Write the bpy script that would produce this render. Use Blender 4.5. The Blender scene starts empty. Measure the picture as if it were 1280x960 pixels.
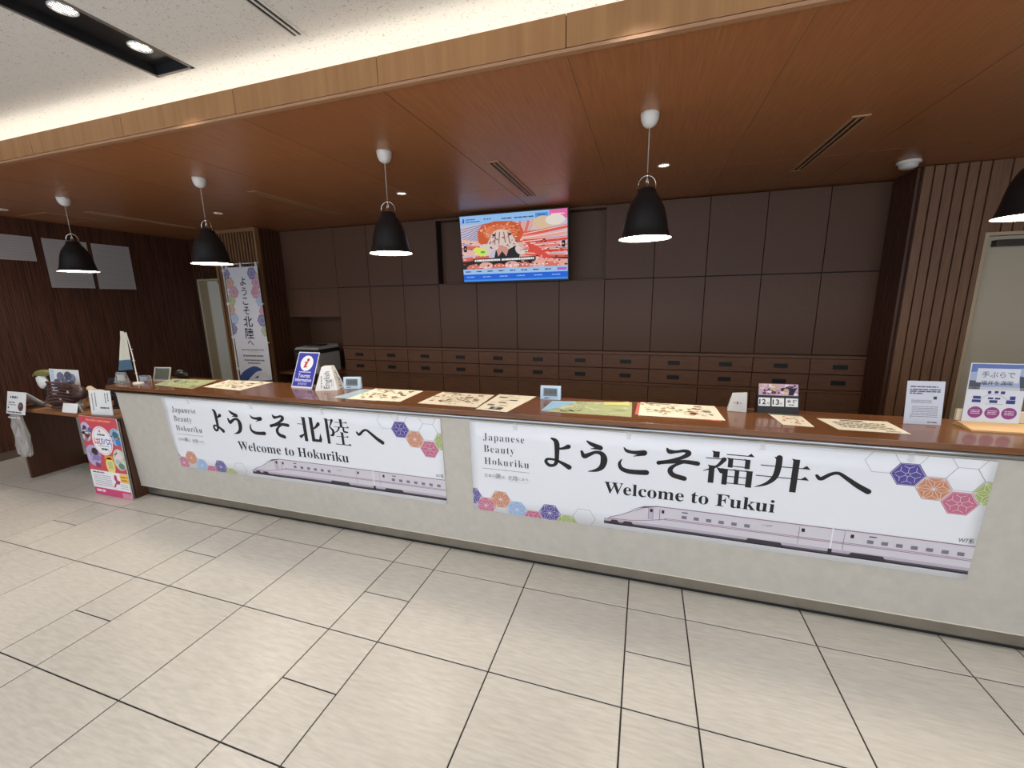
import bpy, bmesh, math, random
from mathutils import Vector, Matrix
random.seed(7)
sc = bpy.context.scene
COL = sc.collection

# ------------------------------------------------------------------ camera
F_PX, YAW, PIT, ROL = 517.9, 0.3102, 0.1982, -0.0168
CAM = Vector((3.0236, -2.1061, 1.6859))
fw = Vector((-math.sin(YAW)*math.cos(PIT), math.cos(YAW)*math.cos(PIT), -math.sin(PIT)))
rt = Vector((math.cos(YAW), math.sin(YAW), 0)); up = rt.cross(fw)
r2 = rt*math.cos(ROL) + up*math.sin(ROL); u2 = -rt*math.sin(ROL) + up*math.cos(ROL)
cd = bpy.data.cameras.new('camera'); cam = bpy.data.objects.new('camera', cd); COL.objects.link(cam)
cd.sensor_width = 36.0; cd.sensor_fit = 'HORIZONTAL'; cd.lens = F_PX/1280*36; cd.clip_start = 0.02
cam.matrix_world = Matrix(((r2.x, u2.x, -fw.x, CAM.x), (r2.y, u2.y, -fw.y, CAM.y), (r2.z, u2.z, -fw.z, CAM.z), (0, 0, 0, 1)))
sc.camera = cam

# ------------------------------------------------------------------ world, exposure
wd = bpy.data.worlds.new('world'); sc.world = wd; wd.use_nodes = True
bg = wd.node_tree.nodes['Background']; bg.inputs[0].default_value = (0.80, 0.88, 1.0, 1); bg.inputs[1].default_value = 2.1
vs = sc.view_settings; vs.view_transform = 'Standard'; vs.look = 'None'; vs.exposure = 0.22; vs.gamma = 1.0; vs.use_curve_mapping = False

SLOT_X = (-1.98, 0.5, 2.95, 5.4)          # black recessed downlight slots in the hall ceiling
SPOT_Y = (-0.37, -0.67, -2.0, -2.3, -3.6, -3.9)
SPOT_W, COVE_E, PEND_E = 26.0, 2.6, 40.0

def spot(x, y, z, power, size=math.radians(84), blend=0.55, col=(1, 0.95, 0.885)):
    l = bpy.data.lights.new('downlight_lamp', 'SPOT'); l.energy = power; l.spot_size = size; l.spot_blend = blend
    l.color = col; l.shadow_soft_size = 0.035
    o = bpy.data.objects.new('downlight_lamp', l); COL.objects.link(o); o.location = (x, y, z); return o
for sx in SLOT_X:
    for sy in SPOT_Y:
        spot(sx, sy, 2.978, SPOT_W)

# ------------------------------------------------------------------ helpers
def lin(c):
    return tuple(((v/255)/12.92 if v/255 <= 0.04045 else ((v/255+0.055)/1.055)**2.4) for v in c)
MATS = {}
def mat(name, rgb, rough=0.6, metal=0.0, emit=0.0, spec=0.5, coat=0.0, alpha=1.0, trans=0.0):
    if name in MATS: return MATS[name]
    m = bpy.data.materials.new(name); m.use_nodes = True; MATS[name] = m
    b = m.node_tree.nodes['Principled BSDF']; c = lin(rgb)
    b.inputs['Base Color'].default_value = (*c, 1); b.inputs['Roughness'].default_value = rough
    b.inputs['Metallic'].default_value = metal; b.inputs['Specular IOR Level'].default_value = spec
    b.inputs['Coat Weight'].default_value = coat; b.inputs['Alpha'].default_value = alpha
    b.inputs['Transmission Weight'].default_value = trans
    if emit: b.inputs['Emission Color'].default_value = (*c, 1); b.inputs['Emission Strength'].default_value = emit
    return m
def tex(m, rgb2, scale=(1, 1, 1), nscale=5.0, detail=6, lo=0.35, hi=0.65, bump=0.0, rand=0.0, coord='Object', distort=0.0, bdist=0.002):
    """noise between the base colour and rgb2, plus a per-object value shift"""
    nt = m.node_tree; N = nt.nodes; L = nt.links; b = N['Principled BSDF']
    c1 = tuple(b.inputs['Base Color'].default_value)
    tc = N.new('ShaderNodeTexCoord'); mp = N.new('ShaderNodeMapping'); mp.inputs['Scale'].default_value = scale
    L.new(tc.outputs[coord], mp.inputs[0])
    src = mp.outputs[0]; oi = N.new('ShaderNodeObjectInfo')
    if rand:
        ad = N.new('ShaderNodeVectorMath'); ad.operation = 'MULTIPLY_ADD'; ad.inputs[1].default_value = (1, 1, 1)
        cmb = N.new('ShaderNodeCombineXYZ'); mu = N.new('ShaderNodeMath'); mu.operation = 'MULTIPLY'; mu.inputs[1].default_value = 57.0
        L.new(oi.outputs['Random'], mu.inputs[0]); L.new(mu.outputs[0], cmb.inputs[0]); L.new(mu.outputs[0], cmb.inputs[1]); L.new(mu.outputs[0], cmb.inputs[2])
        L.new(src, ad.inputs[0]); L.new(cmb.outputs[0], ad.inputs[2]); src = ad.outputs[0]
    n = N.new('ShaderNodeTexNoise'); n.inputs['Scale'].default_value = nscale; n.inputs['Detail'].default_value = detail; n.inputs['Distortion'].default_value = distort
    L.new(src, n.inputs['Vector'])
    r = N.new('ShaderNodeValToRGB'); r.color_ramp.elements[0].position = lo; r.color_ramp.elements[1].position = hi
    r.color_ramp.elements[0].color = c1; r.color_ramp.elements[1].color = (*lin(rgb2), 1)
    L.new(n.outputs['Fac'], r.inputs[0]); out = r.outputs[0]
    if rand:
        hs = N.new('ShaderNodeHueSaturation'); mr = N.new('ShaderNodeMapRange')
        mr.inputs['To Min'].default_value = 1-rand; mr.inputs['To Max'].default_value = 1+rand
        L.new(oi.outputs['Random'], mr.inputs['Value']); L.new(mr.outputs[0], hs.inputs['Value']); L.new(out, hs.inputs['Color']); out = hs.outputs[0]
    L.new(out, b.inputs['Base Color'])
    if bump:
        bp = N.new('ShaderNodeBump'); bp.inputs['Strength'].default_value = bump; bp.inputs['Distance'].default_value = bdist
        L.new(n.outputs['Fac'], bp.inputs['Height']); L.new(bp.outputs[0], b.inputs['Normal'])
    return m

class MB:
    def __init__(s): s.v = []; s.f = []; s.m = []; s.sm = []
    def quad(s, pts, mi=0, smooth=False):
        i = len(s.v); s.v += [tuple(p) for p in pts]; s.f.append(tuple(range(i, i+len(pts)))); s.m.append(mi); s.sm.append(smooth); return s
    def box(s, x0, x1, y0, y1, z0, z1, mi=0):
        i = len(s.v)
        s.v += [(x0, y0, z0), (x1, y0, z0), (x1, y1, z0), (x0, y1, z0), (x0, y0, z1), (x1, y0, z1), (x1, y1, z1), (x0, y1, z1)]
        for q in ((0, 3, 2, 1), (4, 5, 6, 7), (0, 1, 5, 4), (1, 2, 6, 5), (2, 3, 7, 6), (3, 0, 4, 7)):
            s.f.append(tuple(i+k for k in q)); s.m.append(mi); s.sm.append(False)
        return s
    def hexa(s, b, t, mi=0):
        """eight corners: b four (counter-clockwise seen from above), t four"""
        i = len(s.v); s.v += [tuple(p) for p in b+t]
        for q in ((0, 3, 2, 1), (4, 5, 6, 7), (0, 1, 5, 4), (1, 2, 6, 5), (2, 3, 7, 6), (3, 0, 4, 7)):
            s.f.append(tuple(i+k for k in q)); s.m.append(mi); s.sm.append(False)
        return s
    def lathe(s, prof, n=28, c=(0, 0, 0), mi=0, smooth=True, close=False):
        i = len(s.v)
        for r, z in prof:
            for k in range(n):
                a = 2*math.pi*k/n; s.v.append((c[0]+r*math.cos(a), c[1]+r*math.sin(a), c[2]+z))
        for j in range(len(prof)-1):
            for k in range(n):
                k2 = (k+1) % n
                s.f.append((i+j*n+k, i+j*n+k2, i+(j+1)*n+k2, i+(j+1)*n+k)); s.m.append(mi); s.sm.append(smooth)
        if close:
            s.f.append(tuple(i+k for k in reversed(range(n)))); s.m.append(mi); s.sm.append(False)
            s.f.append(tuple(i+(len(prof)-1)*n+k for k in range(n))); s.m.append(mi); s.sm.append(False)
        return s
    def tube(s, path, r, n=8, mi=0):
        P = [Vector(p) for p in path]; i = len(s.v); R = r if isinstance(r, (list, tuple)) else [r]*len(P)
        for j, p in enumerate(P):
            t = (P[min(j+1, len(P)-1)]-P[max(j-1, 0)]).normalized()
            a = t.cross(Vector((0, 0, 1)))
            if a.length < 1e-3: a = t.cross(Vector((1, 0, 0)))
            a.normalize(); b = t.cross(a)
            for k in range(n):
                w = 2*math.pi*k/n; s.v.append(tuple(p+R[j]*(a*math.cos(w)+b*math.sin(w))))
        for j in range(len(P)-1):
            for k in range(n):
                k2 = (k+1) % n
                s.f.append((i+j*n+k, i+j*n+k2, i+(j+1)*n+k2, i+(j+1)*n+k)); s.m.append(mi); s.sm.append(True)
        s.f.append(tuple(i+k for k in range(n))); s.m.append(mi); s.sm.append(False)
        s.f.append(tuple(i+(len(P)-1)*n+k for k in reversed(range(n)))); s.m.append(mi); s.sm.append(False)
        return s
    def ell(s, c, r, n=14, mi=0, lump=0.0, rot=None, seed=0):
        rnd = random.Random(seed); i = len(s.v); rings = n//2
        ph = [rnd.uniform(0, 6.28) for _ in range(6)]
        for j in range(rings+1):
            th = math.pi*j/rings
            for k in range(n):
                a = 2*math.pi*k/n; d = Vector((math.sin(th)*math.cos(a), math.sin(th)*math.sin(a), math.cos(th)))
                q = 1+lump*(math.sin(3*a+ph[0])*math.sin(2*th+ph[1])+0.6*math.sin(5*a+ph[2]+4*th))*math.sin(th)
                p = Vector((d.x*r[0]*q, d.y*r[1]*q, d.z*r[2]*q))
                if rot: p = rot @ p
                s.v.append(tuple(p+Vector(c)))
        for j in range(rings):
            for k in range(n):
                k2 = (k+1) % n; s.f.append((i+j*n+k, i+(j+1)*n+k, i+(j+1)*n+k2, i+j*n+k2)); s.m.append(mi); s.sm.append(True)
        return s
    def mesh(s, name, mats, bevel=0.0):
        me = bpy.data.meshes.new(name); me.from_pydata(s.v, [], s.f)
        for m in (mats if isinstance(mats, (list, tuple)) else [mats]): me.materials.append(m)
        for p, mi, sm in zip(me.polygons, s.m, s.sm): p.material_index = mi; p.use_smooth = sm
        if bevel:
            bm = bmesh.new(); bm.from_mesh(me); bmesh.ops.bevel(bm, geom=bm.edges[:], offset=bevel, segments=2, affect='EDGES', profile=0.6); bm.to_mesh(me); bm.free()
        me.update(); return me
    def build(s, name, mats, parent=None, bevel=0.0):
        return link(name, s.mesh(name, mats, bevel), parent)
def link(name, me, parent=None):
    o = bpy.data.objects.new(name, me); COL.objects.link(o)
    if parent: o.parent = parent
    return o
def tag(o, label, cat, group=None):
    o['label'] = label; o['category'] = cat
    if group: o['group'] = group
    return o
def thing(name, label, cat, loc=(0, 0, 0), rz=0.0, group=None, rx=0.0):
    o = bpy.data.objects.new(name, None); COL.objects.link(o); o.empty_display_size = 0.1
    o.location = loc; o.rotation_euler = (rx, 0, rz); return tag(o, label, cat, group)
def struct(o, label, cat):
    o['kind'] = 'structure'; o['label'] = label; o['category'] = cat; return o
def part(name, me, parent, loc=(0, 0, 0)):
    o = link(name, me, parent); o.location = loc; return o
def copy_tree(o, parent=None):
    c = o.copy(); COL.objects.link(c); c.parent = parent
    for ch in list(o.children): copy_tree(ch, c)
    return c

# ------------------------------------------------------------------ flat print
TXT = {}
def text_polys(s, off=0.0, sp=1.0):
    key = (s, off, sp)
    if key in TXT: return TXT[key]
    cu = bpy.data.curves.new('t', 'FONT'); cu.body = s; cu.size = 1.0; cu.resolution_u = 3; cu.offset = off; cu.space_character = sp; cu.fill_mode = 'FRONT'
    o = bpy.data.objects.new('t', cu); COL.objects.link(o)
    dg = bpy.context.evaluated_depsgraph_get(); me = o.evaluated_get(dg).to_mesh()
    vs_ = [(v.co.x, v.co.y) for v in me.vertices]; fs = [tuple(p.vertices) for p in me.polygons]
    o.evaluated_get(dg).to_mesh_clear(); bpy.data.objects.remove(o); bpy.data.curves.remove(cu)
    TXT[key] = (vs_, fs); return TXT[key]
def serif(s):
    out = ''
    for ch in s:
        if 'A' <= ch <= 'Z': out += chr(0x1D400+ord(ch)-65)
        elif 'a' <= ch <= 'z': out += chr(0x1D41A+ord(ch)-97)
        else: out += ch
    return out
def smooth_path(pts, n=6):
    out = []
    for i in range(len(pts)-1):
        p0 = pts[max(i-1, 0)]; p1 = pts[i]; p2 = pts[i+1]; p3 = pts[min(i+2, len(pts)-1)]
        for k in range(n):
            t = k/n
            out.append(tuple(0.5*((2*p1[d])+(-p0[d]+p2[d])*t+(2*p0[d]-5*p1[d]+4*p2[d]-p3[d])*t*t+(-p0[d]+3*p1[d]-3*p2[d]+p3[d])*t**3) for d in range(len(p1))))
    out.append(tuple(pts[-1])); return out

class Print:
    """flat ink on a sheet: u to the right, v up; mode 'up' faces local -Y, 'flat' faces local +Z"""
    def __init__(s, mode='up', base=0.0, clip=None, emit=0.0, warp=None):
        s.mode = mode; s.base = base; s.clip = clip; s.emit = emit; s.mb = MB(); s.mats = []; s.idx = {}; s.warp = warp; s.z = {}
    def mi(s, c):
        if c not in s.idx:
            s.idx[c] = len(s.mats); nm = 'ink_%02x%02x%02x_%g' % (*c, s.emit)
            mm = mat(nm, c, 0.55, emit=s.emit, spec=0.3)
            if s.emit: mm.node_tree.nodes['Principled BSDF'].inputs['Base Color'].default_value = (0.01, 0.01, 0.01, 1)
            s.mats.append(mm)
        return s.idx[c]
    def P(s, u, v, L):
        d = s.base+0.0004*L
        if s.warp: d += s.warp(u, v)
        return (u, -d, v) if s.mode == 'up' else (u, v, d)
    def poly(s, pts, c, L=1):
        pts = [tuple(p[:2]) for p in pts]
        if s.clip:
            x0, y0, x1, y1 = s.clip
            for ax, lim, sg in ((0, x0, 1), (0, x1, -1), (1, y0, 1), (1, y1, -1)):
                out = []
                for i in range(len(pts)):
                    a, b = pts[i-1], pts[i]; ia = (a[ax]-lim)*sg >= 0; ib = (b[ax]-lim)*sg >= 0
                    if ia != ib:
                        t = (lim-a[ax])/(b[ax]-a[ax]); out.append((a[0]+t*(b[0]-a[0]), a[1]+t*(b[1]-a[1])))
                    if ib: out.append(b)
                pts = out
                if len(pts) < 3: return s
        ar = sum(pts[i-1][0]*pts[i][1]-pts[i][0]*pts[i-1][1] for i in range(len(pts)))
        if ar < 0: pts = pts[::-1]
        s.mb.quad([s.P(u, v, L) for u, v in pts], s.mi(c)); return s
    def rect(s, u0, v0, u1, v1, c, L=1):
        if s.warp and u1-u0 > 0.12:
            n = int((u1-u0)/0.06)+1
            for i in range(n):
                a = u0+(u1-u0)*i/n; b = u0+(u1-u0)*(i+1)/n; s.poly([(a, v0), (b, v0), (b, v1), (a, v1)], c, L)
            return s
        return s.poly([(u0, v0), (u1, v0), (u1, v1), (u0, v1)], c, L)
    def disc(s, u, v, ru, rv, c, L=1, n=24):
        return s.poly([(u+ru*math.cos(2*math.pi*k/n), v+rv*math.sin(2*math.pi*k/n)) for k in range(n)], c, L)
    def line(s, pts, w, c, L=2):
        for a, b in zip(pts[:-1], pts[1:]):
            dx, dy = b[0]-a[0], b[1]-a[1]; l = math.hypot(dx, dy) or 1; nx, ny = -dy/l*w/2, dx/l*w/2
            s.poly([(a[0]-nx, a[1]-ny), (b[0]-nx, b[1]-ny), (b[0]+nx, b[1]+ny), (a[0]+nx, a[1]+ny)], c, L)
        return s
    def hexo(s, u, v, R, c, w=0.0012, L=2, sq=1.0):
        p = [(u+R*math.cos(math.pi/3*k), v+R*math.sin(math.pi/3*k)*sq) for k in range(7)]
        return s.line(p, w, c, L)
    def hexf(s, u, v, R, c, L=1, sq=1.0):
        return s.poly([(u+R*math.cos(math.pi/3*k), v+R*math.sin(math.pi/3*k)*sq) for k in range(6)], c, L)
    def text(s, st, u, v, h, c, L=3, w=None, align='l', off=0.0, rot=0.0, sp=1.0):
        """h: em size; w: width to fit; v: baseline"""
        vs_, fs = text_polys(st, off, sp)
        if not vs_: return s
        x0 = min(p[0] for p in vs_); x1 = max(p[0] for p in vs_); sx = h if w is None else w/(x1-x0)
        tot = (x1-x0)*sx; o = {'l': 0, 'c': -tot/2, 'r': -tot}[align]; cr, sr = math.cos(rot), math.sin(rot)
        q = [((x-x0)*sx+o, y*h) for x, y in vs_]
        q = [(u+a*cr-b*sr, v+a*sr+b*cr) for a, b in q]
        k = s.mi(c)
        for f in fs: s.mb.quad([s.P(*q[i], L) for i in f], k)
        return s
    def fit(s, st, u0, v0, u1, v1, c, L=3, off=0.0):
        vs_, fs = text_polys(st, off)
        x0 = min(p[0] for p in vs_); x1 = max(p[0] for p in vs_); y0 = min(p[1] for p in vs_); y1 = max(p[1] for p in vs_); k = s.mi(c)
        q = [(u0+(x-x0)/(x1-x0)*(u1-u0), v0+(y-y0)/(y1-y0)*(v1-v0)) for x, y in vs_]
        for f in fs: s.mb.quad([s.P(*q[i], L) for i in f], k)
        return s
    def brush(s, pts, c, L=3):
        sp = smooth_path(pts, 6); lf = []; rg = []
        for i, (x, y, w) in enumerate(sp):
            a = sp[max(i-1, 0)]; b = sp[min(i+1, len(sp)-1)]; dx, dy = b[0]-a[0], b[1]-a[1]; l = math.hypot(dx, dy) or 1
            nx, ny = -dy/l*w/2, dx/l*w/2; lf.append((x+nx, y+ny)); rg.append((x-nx, y-ny))
        for i in range(len(sp)-1):
            s.poly([rg[i], rg[i+1], lf[i+1], lf[i]], c, L)
        for e in (sp[0], sp[-1]):
            if e[2] > 0.004: s.disc(e[0], e[1], e[2]/2, e[2]/2, c, L, 10)
        return s
    def dashes(s, u0, u1, v, h, c, seed=0, L=2, gap=0.35, word=5):
        rnd = random.Random(seed); u = u0
        while u < u1:
            w = rnd.uniform(0.6, word)*h; e = min(u+w, u1)
            s.rect(u, v, e, v+h, c, L); u = e+gap*h*rnd.uniform(0.6, 1.8)
        return s
    def build(s, name, parent, kind=None):
        o = s.mb.build(name, s.mats, parent)
        if kind: o['kind'] = kind
        return o

# ------------------------------------------------------------------ materials
M_floor = tex(mat('floor_tile', (196, 190, 180), 0.34, spec=0.45), (214, 208, 198), (4, 26, 1), 3.0, 9, 0.28, 0.72, 0.05, 0.035)
M_grout = mat('grout', (50, 45, 42), 0.9)
M_soffit = tex(mat('walnut_panel', (158, 102, 64), 0.34, spec=0.5), (184, 124, 80), (26, 1.2, 1), 4.0, 6, 0.25, 0.75, 0.04, 0.05)
M_fascia = tex(mat('oak_fascia', (158, 112, 70), 0.38), (176, 130, 84), (11, 1, 0.5), 2.2, 5, 0.3, 0.7, 0.0, 0.03)
M_joint = mat('joint_trim', (176, 132, 98), 0.5)
M_cab = tex(mat('cabinet_walnut', (88, 61, 46), 0.5, spec=0.35), (103, 74, 57), (60, 60, 30), 4.0, 5, 0.3, 0.7, 0.03, 0.03)
M_drawer = tex(mat('drawer_walnut', (104, 70, 50), 0.45, spec=0.4), (122, 86, 64), (3, 40, 40), 3.0, 5, 0.3, 0.7, 0.03, 0.04)
M_dark = mat('shadow_gap', (34, 24, 20), 0.8)
M_black = mat('black_plastic', (24, 23, 24), 0.45)
M_wall = tex(mat('left_wall_slats', (96, 58, 42), 0.45, spec=0.35), (58, 34, 25), (1, 26, 0.6), 4.0, 3, 0.35, 0.65, 0.5, coord='Object', bdist=0.01)
M_slat = tex(mat('slat_wood', (112, 78, 54), 0.5), (132, 95, 68), (30, 30, 1.5), 3.0, 4, 0.3, 0.7, 0.0, 0.06)
M_slatdark = mat('slat_backing', (60, 40, 30), 0.7)
M_lightwood = tex(mat('screen_wood', (150, 112, 76), 0.5), (134, 98, 66), (30, 30, 2), 3.0, 4, rand=0.05)
M_top = tex(mat('countertop_wood', (134, 88, 55), 0.2, spec=0.5, coat=0.2), (102, 63, 38), (1.4, 26, 26), 3.0, 7, 0.3, 0.75, 0.0, distort=0.4)
M_panel = tex(mat('counter_panel', (190, 184, 172), 0.5), (198, 192, 181), (3, 3, 3), 6.0, 4, 0.3, 0.7)
M_steel = mat('brushed_steel', (150, 150, 152), 0.14, 1.0)
M_kick = tex(mat('satin_kick', (150, 143, 132), 0.28, 0.75), (160, 153, 142), (2, 2, 2), 4)
M_table = tex(mat('table_wood', (150, 104, 66), 0.4), (128, 84, 50), (1.5, 22, 22), 3.0, 6, 0.3, 0.7, distort=0.3)
M_slab = tex(mat('table_slab', (88, 54, 36), 0.42), (72, 42, 28), (24, 24, 1.2), 3.0, 6, 0.3, 0.7)
M_beige = mat('beige_paint', (196, 184, 160), 0.75)
M_white = mat('white_plastic', (226, 224, 218), 0.4)
M_paper = mat('paper', (238, 238, 236), 0.6)
M_cream = mat('cream_paper', (244, 234, 212), 0.6)
M_acryl = mat('acrylic', (235, 240, 242), 0.08, alpha=0.22, spec=0.6)
M_chrome = mat('chrome', (210, 206, 198), 0.15, 1.0)
M_shade = mat('pendant_black', (26, 28, 31), 0.33, spec=0.4)
M_inner = mat('pendant_inner', (245, 240, 228), 0.5)
M_glow = mat('lamp_glow', (255, 243, 222), 0.5, emit=PEND_E)
M_cove = mat('cove_strip', (255, 248, 236), 0.5, emit=COVE_E)
M_ceil = mat('rockwool_ceiling', (232, 229, 222), 0.9)
def ceil_nodes(m):
    nt = m.node_tree; N = nt.nodes; L = nt.links; b = N['Principled BSDF']
    tc = N.new('ShaderNodeTexCoord'); n = N.new('ShaderNodeTexNoise'); n.inputs['Scale'].default_value = 95; n.inputs['Detail'].default_value = 2; n.inputs['Distortion'].default_value = 1.4
    L.new(tc.outputs['Object'], n.inputs['Vector'])
    r = N.new('ShaderNodeValToRGB'); r.color_ramp.elements[0].position = 0.30; r.color_ramp.elements[1].position = 0.38
    r.color_ramp.elements[0].color = (*lin((170, 164, 154)), 1); r.color_ramp.elements[1].color = (*lin((234, 231, 224)), 1)
    L.new(n.outputs['Fac'], r.inputs[0]); L.new(r.outputs[0], b.inputs['Base Color'])
    bp = N.new('ShaderNodeBump'); bp.inputs['Strength'].default_value = 0.5; bp.inputs['Distance'].default_value = 0.004
    L.new(r.outputs[0], bp.inputs['Height']); L.new(bp.outputs[0], b.inputs['Normal'])
ceil_nodes(M_ceil)

# ------------------------------------------------------------------ floor
XL, XR, YB, YF = -3.86, 7.6, 3.3, -5.4
fl = MB().box(XL-0.1, XR, YF, YB, -0.06, -0.004).build('floor', M_grout)
struct(fl, 'pale beige stone tile floor with dark joints in front of the counter', 'floor')
G = 0.0034
def tile_mesh(w, h):
    mb = MB(); b = 0.002
    mb.hexa([(G, G, -0.02), (w-G, G, -0.02), (w-G, h-G, -0.02), (G, h-G, -0.02)], [(G, G, -0.0012), (w-G, G, -0.0012), (w-G, h-G, -0.0012), (G, h-G, -0.0012)])
    mb.hexa([(G, G, -0.0012), (w-G, G, -0.0012), (w-G, h-G, -0.0012), (G, h-G, -0.0012)], [(G+b, G+b, 0), (w-G-b, G+b, 0), (w-G-b, h-G-b, 0), (G+b, h-G-b, 0)])
    return mb.mesh('tile', M_floor)
tm_w, tm_n = tile_mesh(0.6, 0.6), tile_mesh(0.3, 0.3)
for row in range(-6, 1):
    y = row*0.6
    for k in range(-3, 5):
        x = k*1.5
        if x > -3.5 or True:
            for dy in (0, 0.3):
                if XL-0.2 < x < 6.2: part('tile', tm_n, fl, (x, y+dy, 0))
        for dx in (0.3, 0.9):
            if XL-0.5 < x+dx < 6.2: part('tile', tm_w, fl, (x+dx, y, 0))

# ------------------------------------------------------------------ room shell
struct(MB().box(XL-0.12, XL, YF, YB, 0, 3.4).build('wall_left', M_wall), 'dark brown finely slatted wood wall on the left', 'wall')
struct(MB().box(XL, XL+0.012, YF, 2.85, 0, 0.09).build('baseboard_left', mat('bronze_base', (112, 98, 84), 0.4, 0.3)), 'low metal skirting along the left wall', 'baseboard')
struct(MB().box(XL-0.1, XR, 3.25, 3.37, 0, 3.4).build('wall_back', M_slatdark), 'dark wall behind the cabinets', 'wall')
struct(MB().box(XR, XR+0.1, YF, YB, 0, 3.4).build('wall_right', M_panel), 'pale wall at the far right', 'wall')

# soffit (wood lowered ceiling) and fascia
ZS, YFA = 2.705, -0.16
so = MB().box(XL, XR, YFA+0.03, 3.25, ZS+0.004, ZS+0.03).build('ceiling', M_joint)
struct(so, 'lowered brown wood panel ceiling above the counter', 'ceiling')
JX = [2.66+0.912*k for k in range(-8, 6)]
def soffit_panel(x0, x1, y0, y1):
    o = MB().box(x0+0.003, x1-0.003, y0+0.003, y1-0.003, ZS, ZS+0.003).build('panel', M_soffit, so); return o
for a, b in zip(JX[:-1], JX[1:]):
    a2, b2 = max(a, XL), min(b, XR)
    if b2-a2 < 0.05: continue
    soffit_panel(a2, b2, YFA+0.02, 1.81); soffit_panel(a2, b2, 1.81, 3.25)
fa = MB().box(XL, XR, YFA+0.012, YFA+0.03, 2.70, 2.836).build('trim_1', M_dark)
struct(fa, 'light oak fascia board along the front of the lowered ceiling', 'trim')
for a, b in zip(JX[:-1], JX[1:]):
    a2, b2 = max(a, XL), min(b, XR)
    if b2-a2 < 0.05: continue
    MB().box(a2+0.002, b2-0.002, YFA, YFA+0.02, 2.714, 2.838).build('panel', M_fascia, fa)
struct(MB().box(XL, XR, YFA-0.004, YFA+0.024, 2.696, 2.709).build('trim_2', M_joint), 'thin pale edge strip under the fascia', 'trim')

# hall ceiling with slots
ZC = 2.95
ce = MB()
edges = [XL-0.1]
for sx in SLOT_X: edges += [sx-0.13, sx+0.13]
edges += [XR+0.1]
SY1 = -0.215
for i in range(0, len(edges), 2): ce.box(edges[i], edges[i+1], YF, SY1, ZC, ZC+0.05)
ce.box(XL-0.1, XR+0.1, SY1, 0.32, ZC, ZC+0.05)
ce = ce.build('ceiling', M_ceil); struct(ce, 'white textured acoustic ceiling of the hall at upper left', 'ceiling')
MB().box(XL, XR, 0.28, 0.32, ZS+0.02, ZC).build('cove_back', M_ceil, ce)
strip = MB().box(XL+0.05, XR-0.05, -0.10, 0.04, ZS+0.032, ZS+0.045).build('light_strip', M_cove)
tag(strip, 'hidden warm cove light strip behind the fascia', 'light strip')
for i, sx in enumerate(SLOT_X):
    vis = (i == 1)
    t = thing('downlight_slot', ['black recessed downlight slot far left', 'black recessed slot with two downlights in the white ceiling', 'black recessed downlight slot above the viewer', 'black recessed downlight slot far right'][i], 'ceiling light', (sx, 0, ZC))
    m = MB(); d = 0.045
    m.box(-0.13, 0.13, YF, SY1, d, d+0.01); m.box(-0.13, -0.125, YF, SY1, -0.002, d); m.box(0.125, 0.13, YF, SY1, -0.002, d); m.box(-0.125, 0.125, SY1-0.005, SY1, -0.002, d)
    m.build('housing', mat('slot_black', (36, 36, 38), 0.42), t)
    fr = MB(); fr.box(-0.142, -0.126, YF, SY1+0.012, -0.004, 0); fr.box(0.126, 0.142, YF, SY1+0.012, -0.004, 0); fr.box(-0.142, 0.142, SY1-0.004, SY1+0.012, -0.004, 0)
    fr.build('rim', mat('slot_rim', (120, 112, 108), 0.5), t)
    for sy in SPOT_Y[:2]:
        l = MB().lathe([(0.046, 0.0), (0.052, -0.004), (0.052, -0.008), (0.047, -0.008), (0.047, 0.0)], 24, (0, sy, d)).build('downlight', M_white, t)
        MB().lathe([(0.001, 0.0), (0.046, 0.0)], 24, (0, sy, d-0.002), smooth=False).build('lens', mat('downlight_lens', (255, 250, 240), 0.5, emit=3.0), l)
        g = MB()
        for k in range(-2, 3): g.box(k*0.016-0.0015, k*0.016+0.0015, sy-math.sqrt(0.046**2-(k*0.016)**2), sy+math.sqrt(0.046**2-(k*0.016)**2), d-0.006, d-0.0025)
        g.build('louvre', mat('louvre_grey', (92, 90, 90), 0.4), l)

def slot_vent(x, y0, y1, z, w, frame, label, slots=2):
    t = thing('slot_diffuser', label, 'air vent', (x, 0, z))
    fm = MB(); h = w/2; th = 0.006
    fm.box(-h, -h+w*0.2, y0, y1, -th, 0.0); fm.box(h-w*0.2, h, y0, y1, -th, 0.0); fm.box(-h+w*0.2, h-w*0.2, y0, y0+0.02, -th, 0.0); fm.box(-h+w*0.2, h-w*0.2, y1-0.02, y1, -th, 0)
    fm.build('frame', frame, t)
    MB().box(-w*0.07, w*0.07, y0+0.02, y1-0.02, -th, 0).build('blade', frame, t)
    MB().box(-h+w*0.2, h-w*0.2, y0+0.02, y1-0.02, -0.002, 0.0).build('opening', M_black, t)
    return t
M_vent = mat('vent_wood_tone', (184, 142, 104), 0.5)
for x, lb in ((-2.77, 'slim brown slot vent in wood ceiling near the left wall'), (-0.45, 'slim brown slot vent in wood ceiling between left pendants'), (1.89, 'slim brown slot vent in wood ceiling above the television'), (4.165, 'slim brown slot vent in wood ceiling right of the lit pendant')):
    slot_vent(x, 1.04, 2.16, ZS, 0.095, M_vent, lb)
slot_vent(1.385, -2.4, -0.225, ZC, 0.075, M_white, 'white linear slot vent in the white ceiling')
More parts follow.
